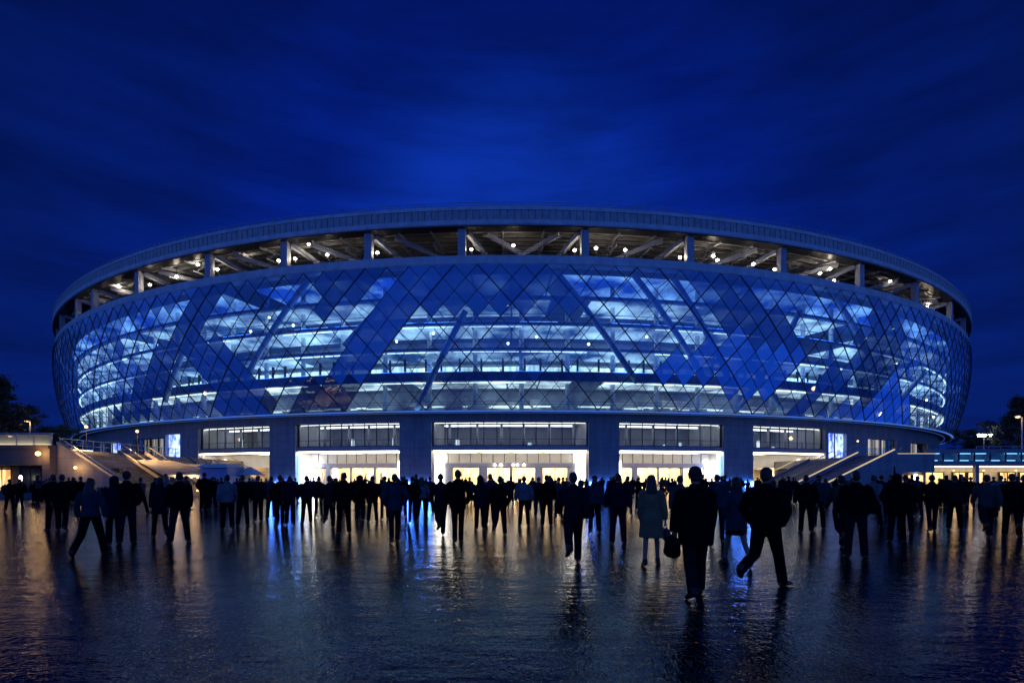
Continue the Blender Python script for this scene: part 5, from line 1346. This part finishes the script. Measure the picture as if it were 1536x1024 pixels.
NEAR = [
 (80, 794, 'man_stand', 1.72, 15, 'black', 'left of two dark figures standing together at the far left'),
 (93, 795, 'man_walk', 1.74, -12, 'black', 'right of two dark figures standing together at the far left'),
 (103, 748, 'man_stand', 1.70, 30, 'black', 'small dark figure left in the pair before the left stone wall'),
 (112, 748, 'woman_bun', 1.66, -30, 'black', 'small dark figure right in the pair before the left stone wall'),
 (136, 834, 'long_hair_walk', 1.62, -28, 'blue_grey', 'long-haired woman in a grey-blue top striding near the left'),
 (171, 816, 'hood_stand', 1.64, 10, 'navy', 'hooded person in a navy parka beside a beanie wearer'),
 (190, 815, 'beanie_stand', 1.76, -8, 'black', 'tall person in a dark beanie and black jacket at left'),
 (211, 770, 'stride_man', 1.70, -35, 'grey', 'lone walker in a light grey jacket below the dark stone flight'),
 (240, 806, 'stride_woman', 1.68, 4, 'navy', 'person in a navy jacket walking left of the standing suited man'),
 (269, 813, 'suit_stand', 1.75, 0, 'black', 'man in a long black suit jacket standing with legs apart'),
 (308, 760, 'photo_woman', 1.66, 60, 'black', 'small figure holding a phone up beside the kiosk'),
 (319, 763, 'man_stand', 1.70, -30, 'black', 'small dark figure right of the one with a phone by the kiosk'),
 (332, 757, 'woman_bun', 1.68, 10, 'charcoal', 'small figure in charcoal just left of the grey-jacketed man'),
 (341, 794, 'man_walk', 1.73, 2, 'pale', 'man in a pale grey jacket and dark trousers left of the crowd'),
 (364, 788, 'man_stand', 1.72, -6, 'black', 'person in a black jacket close right of the pale-jacketed man'),
 (387, 782, 'hoodie_walk', 1.72, 5, 'charcoal', 'person in charcoal before the far-left bay doors'),
 (407, 777, 'man_stand', 1.70, 0, 'blue_grey', 'figure in a blue-grey jacket in front of the outer left pillar'),
 (420, 787, 'slim_walk', 1.72, 0, 'black', 'slim black figure below the outer left pillar'),
 (435, 787, 'man_walk', 1.69, -4, 'navy', 'navy-jacketed figure at the right edge of the outer left pillar'),
 (460, 784, 'man_stand', 1.70, 6, 'navy', 'stocky navy figure before the glowing white lamp globes'),
 (478, 775, 'woman_bun', 1.68, 0, 'black', 'black figure at the left end of the left entrance'),
 (494, 792, 'stride_man', 1.74, 0, 'charcoal', 'charcoal-jacketed walker left of the darkest figure at the left entrance'),
 (516, 800, 'man_stand', 1.77, 2, 'black', 'largest black figure before the left entrance doors'),
 (540, 780, 'hood_stand', 1.72, 4, 'black', 'hooded black figure right of the largest one at the left entrance'),
 (559, 782, 'man_stand', 1.70, -5, 'black', 'black figure under the right half of the left entrance'),
 (577, 778, 'woman_bun', 1.70, 5, 'grey', 'grey-jacketed figure under the right end of the left entrance'),
 (592, 813, 'slim_walk', 1.72, 0, 'blue_grey', 'blue-grey walker with elbows out just left of the inner left pillar'),
 (604, 774, 'man_walk', 1.71, 0, 'black', 'black figure left of two companions under the inner left pillar'),
 (619, 783, 'woman_bun', 1.68, 5, 'black', 'black-jacketed woman with a hair bun in front of the inner left pillar'),
 (633, 780, 'long_hair_walk', 1.68, -5, 'pale', 'long-haired figure in a pale top by the inner left pillar'),
 (645, 768, 'man_stand', 1.70, 0, 'charcoal', 'small charcoal figure at the bright edge of the centre entrance'),
 (661, 803, 'stride_man', 1.79, 10, 'navy', 'tall navy walker left of the broad black man at the centre'),
 (687, 813, 'slim_walk', 1.82, -2, 'black', 'broad-shouldered tall man in black with narrow legs before the centre doors'),
 (704, 752, 'man_stand', 1.70, 170, 'grey', 'tiny figure near the centre doors right of the tall black man'),
 (720, 793, 'hood_stand', 1.68, 4, 'navy', 'hooded navy figure in the group left of the central doors'),
 (735, 786, 'man_walk', 1.78, 0, 'blue_grey', 'blue-grey figure in the middle of the group before the central doors'),
 (750, 803, 'pockets_walk', 1.70, -6, 'black', 'black-jacketed walker with bent elbows before the central doors'),
 (766, 756, 'man_stand', 1.72, 0, 'charcoal', 'small figure alone in the bright gap of the central doors'),
 (786, 788, 'man_stand', 1.68, 0, 'pale', 'person in a pale puffer jacket before the right central doors'),
 (799, 766, 'woman_bun', 1.68, 0, 'black', 'slim black figure right behind the pale puffer jacket'),
 (820, 788, 'man_stand', 1.72, 3, 'black', 'stocky black-jacketed man left of the large navy man'),
 (808, 774, 'man_walk', 1.68, 0, 'navy', 'navy figure peeping out left of the stocky black-jacketed man'),
 (838, 778, 'woman_bun', 1.66, 0, 'grey', 'grey figure half hidden behind the large navy man'),
 (860, 846, 'stride_man', 1.76, 6, 'navy', 'large man in a dark navy jacket walking right of centre'),
 (892, 799, 'hoodie_walk', 1.70, 0, 'blue_grey', 'capped person in a blue-grey hoodie right of the large navy man'),
 (927, 815, 'man_stand', 1.72, 0, 'navy', 'navy-jacketed man standing left of the beige-coated woman'),
 (942, 772, 'man_walk', 1.72, 0, 'charcoal', 'charcoal figure tucked behind the navy-jacketed man'),
 (958, 764, 'woman_bun', 1.70, 0, 'black', 'black figure just left of the beige-coated woman'),
 (977, 847, 'coat_woman', 1.66, 4, 'beige', 'long-haired woman in a knee-length beige coat with a handbag'),
 (1043, 893, 'cap_walk', 1.76, 16, 'black', 'big man in a black parka and hat with a shoulder bag, nearest of all'),
 (1020, 812, 'man_walk', 1.68, 6, 'grey', 'grey-jacketed figure hidden behind the big man in the parka'),
 (1076, 812, 'woman_bun', 1.70, 0, 'blue_grey', 'blue-grey figure between the big parka man and the skirted woman'),
 (1104, 848, 'skirt_woman', 1.64, 22, 'blue_grey', 'woman in a blue-grey parka and skirt with bare calves'),
 (1149, 881, 'pockets_walk', 1.79, -24, 'black', 'tall man in black with hands in pockets striding at right'),
 (1209, 798, 'man_stand', 1.70, 6, 'black', 'left of two people walking below the blue-tinted steps, in black'),
 (1228, 793, 'hoodie_walk', 1.72, 0, 'blue_grey', 'right of two people walking below the blue-tinted steps, in blue-grey'),
 (1190, 752, 'man_stand', 1.70, 0, 'black', 'small dark figure right of the tall striding man'),
 (1262, 822, 'stride_man', 1.72, 18, 'brown', 'bulky person in a brown jacket beside a black-clad companion'),
 (1284, 836, 'man_stand', 1.74, 4, 'black', 'black-clad companion right of the bulky brown jacket'),
 (1310, 790, 'stride_man', 1.76, -20, 'pale', 'person in a pale blue-white jacket behind the black-clad companion'),
 (1322, 778, 'woman_bun', 1.74, 0, 'charcoal', 'charcoal figure at the right shoulder of the pale jacket'),
 (1345, 813, 'hood_stand', 1.70, -6, 'black', 'hooded black figure below the furled flag'),
 (1358, 798, 'man_stand', 1.70, 0, 'black', 'black figure right behind the hooded one below the flag'),
 (1376, 774, 'man_stand', 1.72, 0, 'blue_grey', 'blue-grey jacketed figure in front of the small lit windows'),
 (1398, 796, 'slim_walk', 1.72, 4, 'black', 'slim black walker in front of the first shopfront'),
 (1432, 794, 'man_stand', 1.70, 0, 'charcoal', 'charcoal-jacketed person before the middle shopfronts'),
 (1446, 767, 'stride_man', 1.74, 0, 'black', 'small black figure right behind the charcoal-jacketed person'),
 (1456, 762, 'woman_bun', 1.70, 0, 'navy', 'small navy figure left of the large grey jacket'),
 (1480, 806, 'stride_man', 1.75, 12, 'grey', 'large man in a grey jacket walking at the right'),
 (1501, 777, 'man_stand', 1.72, 0, 'pale', 'person in a pale jacket right of the large grey jacket'),
 (1518, 804, 'man_stand', 1.73, 0, 'black', 'black figure left of the one cut by the right edge'),
 (1537, 804, 'pockets_walk', 1.74, 0, 'black', 'black figure cut by the right edge of the picture'),
]
used = []
for (px, fy, tm, h, rot, jk, lab) in NEAR:
    t, x, d, s = place(px, fy, tm, h, rot, jk, lab, 'people walking over the wet plaza', tro=rnd.choice((None, None, M['denim'])))
    used.append((x, d))
    if tm == 'coat_woman':
        hl, hr = PARTS[tm]['_hands']; P = Vector((x, d, 0)) + Matrix.Rotation(R_(rot), 3, 'Z') @ (hr * s)
        b = thing('handbag', 'dark leather handbag with a bright strap carried by the beige-coated woman', 'handbag', (P.x, P.y, P.z - .35))
        m = MB(); m.tube([(P.x + .02, P.y - .11, P.z - .2), (P.x + .02, P.y, P.z - .2), (P.x + .02, P.y + .15, P.z - .2)], [(.06, .11), (.075, .13), (.05, .1)], 12); m.build('bag_body', M['leather'], b, smooth=True)
        m = MB(); m.tube([(P.x + .02, P.y - .09, P.z - .1), (P.x + .01, P.y - .05, P.z + .0), (P.x, P.y, P.z + .015), (P.x + .01, P.y + .06, P.z), (P.x + .02, P.y + .12, P.z - .1)], .008, 6); m.build('strap', M['metal'], b, smooth=True)
    if tm == 'cap_walk':
        hl, hr = PARTS[tm]['_hands']; P = Vector((x, d, 0)) + Matrix.Rotation(R_(rot), 3, 'Z') @ (hl * s)
        b = thing('shoulder_bag', 'bulky black bag hanging at the side of the big man in the parka', 'bag', (P.x, P.y, P.z - .4))
        m = MB(); m.tube([(P.x - .05, P.y, P.z - .24), (P.x - .05, P.y, P.z - .2), (P.x - .04, P.y, P.z - .02), (P.x - .03, P.y, P.z + .04)], [(.07, .15), (.1, .2), (.09, .18), (.03, .12)], 14); m.build('bag_body', JK['black'], b, smooth=True)
        m = MB(); m.tube([(P.x - .03, P.y + .1, P.z + .02), (P.x - .01, P.y + .05, P.z + .09), (P.x - .01, P.y - .05, P.z + .09), (P.x - .03, P.y - .1, P.z + .02)], .012, 6); m.build('handle', M['leather'], b, smooth=True)
    if tm == 'photo_woman':
        hl, hr = PARTS[tm]['_hands']; P = Vector((x, d, 0)) + Matrix.Rotation(R_(rot), 3, 'Z') @ ((hl + hr) / 2 * s)
        b = thing('phone', 'small dark phone held up by the figure beside the kiosk', 'phone', tuple(P))
        m = MB(); m.box(P.x - .04, P.x + .04, P.y - .005, P.y + .005, P.z - .07, P.z + .09, 0); m.box(P.x - .036, P.x + .036, P.y - .0075, P.y - .0055, P.z - .064, P.z + .084, 1); m.build('phone_body', [M['black'], M['lightbox']], b)

ZONES = [(6, 318, 14, 749, 770, 'on the left near the stone steps'), (322, 440, 18, 737, 772, 'before the far-left bay'), (440, 600, 27, 736.5, 776, 'before the left entrance'),
         (596, 650, 10, 737, 764, 'under the inner left pillar'), (650, 880, 20, 736.5, 764, 'before the centre doors'), (878, 930, 16, 737, 762, 'under the inner right pillar'), (930, 1090, 24, 736.5, 770, 'before the right entrance'),
         (1090, 1180, 14, 738, 760, 'before the outer right pillar'), (1180, 1350, 18, 742, 766, 'below the blue-tinted steps'), (1350, 1530, 18, 742, 770, 'before the right shopfronts')]
CW = ['man_walk', 'man_stand', 'slim_walk', 'woman_bun', 'phone_man', 'hood_stand', 'hoodie_walk', 'beanie_stand', 'long_hair_walk', 'photo_woman', 'suit_stand', 'stride_man', 'stride_man', 'stride_woman', 'stride_woman', 'hoodie_walk']
DESC = {'man_walk': 'short-haired walker', 'man_stand': 'standing figure', 'slim_walk': 'slim figure', 'woman_bun': 'woman with hair up', 'phone_man': 'figure with one arm raised', 'hood_stand': 'hooded figure',
        'hoodie_walk': 'capped walker', 'beanie_stand': 'beanie wearer', 'long_hair_walk': 'long-haired woman', 'photo_woman': 'figure holding both hands up', 'suit_stand': 'long-jacketed figure', 'stride_man': 'striding man', 'stride_woman': 'striding woman'}
rc = random.Random(21)
COLW = ['black'] * 4 + ['navy'] * 3 + ['charcoal'] * 3 + ['blue_grey'] * 3 + ['grey'] * 3 + ['pale', 'brown']
for x0, x1, n, f0, f1, where in ZONES:
    k = 0; tries = 0
    while k < n and tries < 800:
        tries += 1
        px = rc.uniform(x0, x1); d = rc.uniform(CAMH * F / (f1 - HZ), CAMH * F / (f0 - HZ)); x = (px - 768) / F * d
        if any((x - a) ** 2 + (d - b) ** 2 < 0.7 ** 2 for a, b in used): continue
        used.append((x, d)); k += 1
        tm = rc.choice(CW); jk = rc.choice(COLW)
        if tm not in FAR: FAR[tm] = joined(tm)
        me, ji = FAR[tm]
        o = bpy.data.objects.new('person', me); col.objects.link(o)
        s = rc.gauss(1.70, 0.085) / 1.735; s = max(.84, min(1.09, s)); o.scale = (s, s, s)
        o.location = (x, d, 0); o.rotation_euler = (0, 0, math.atan2(-x, d) * 0.8 + R_(rc.gauss(0, 32) + (180 if rc.random() < .14 else 0)))
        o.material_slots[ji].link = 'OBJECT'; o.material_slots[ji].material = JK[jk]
        cn_ = {'blue_grey': 'blue-grey', 'pale': 'pale grey'}.get(jk, jk)
        tag(o, 'small %s in %s %s' % (DESC[tm], cn_, where), 'person', 'distant crowd ' + where)

#SECTION render
# ================================================================ render settings
sc.view_settings.view_transform = 'Standard'; sc.view_settings.look = 'None'
sc.view_settings.exposure = 0.0; sc.view_settings.gamma = 1.0
sc.render.engine = 'CYCLES'
cy = sc.cycles
cy.use_denoising = True
cy.max_bounces = 6; cy.diffuse_bounces = 2; cy.glossy_bounces = 3; cy.transmission_bounces = 4; cy.transparent_max_bounces = 12
cy.sample_clamp_indirect = 4.0; cy.sample_clamp_direct = 0
cy.use_light_tree = True
cy.caustics_reflective = False; cy.caustics_refractive = False
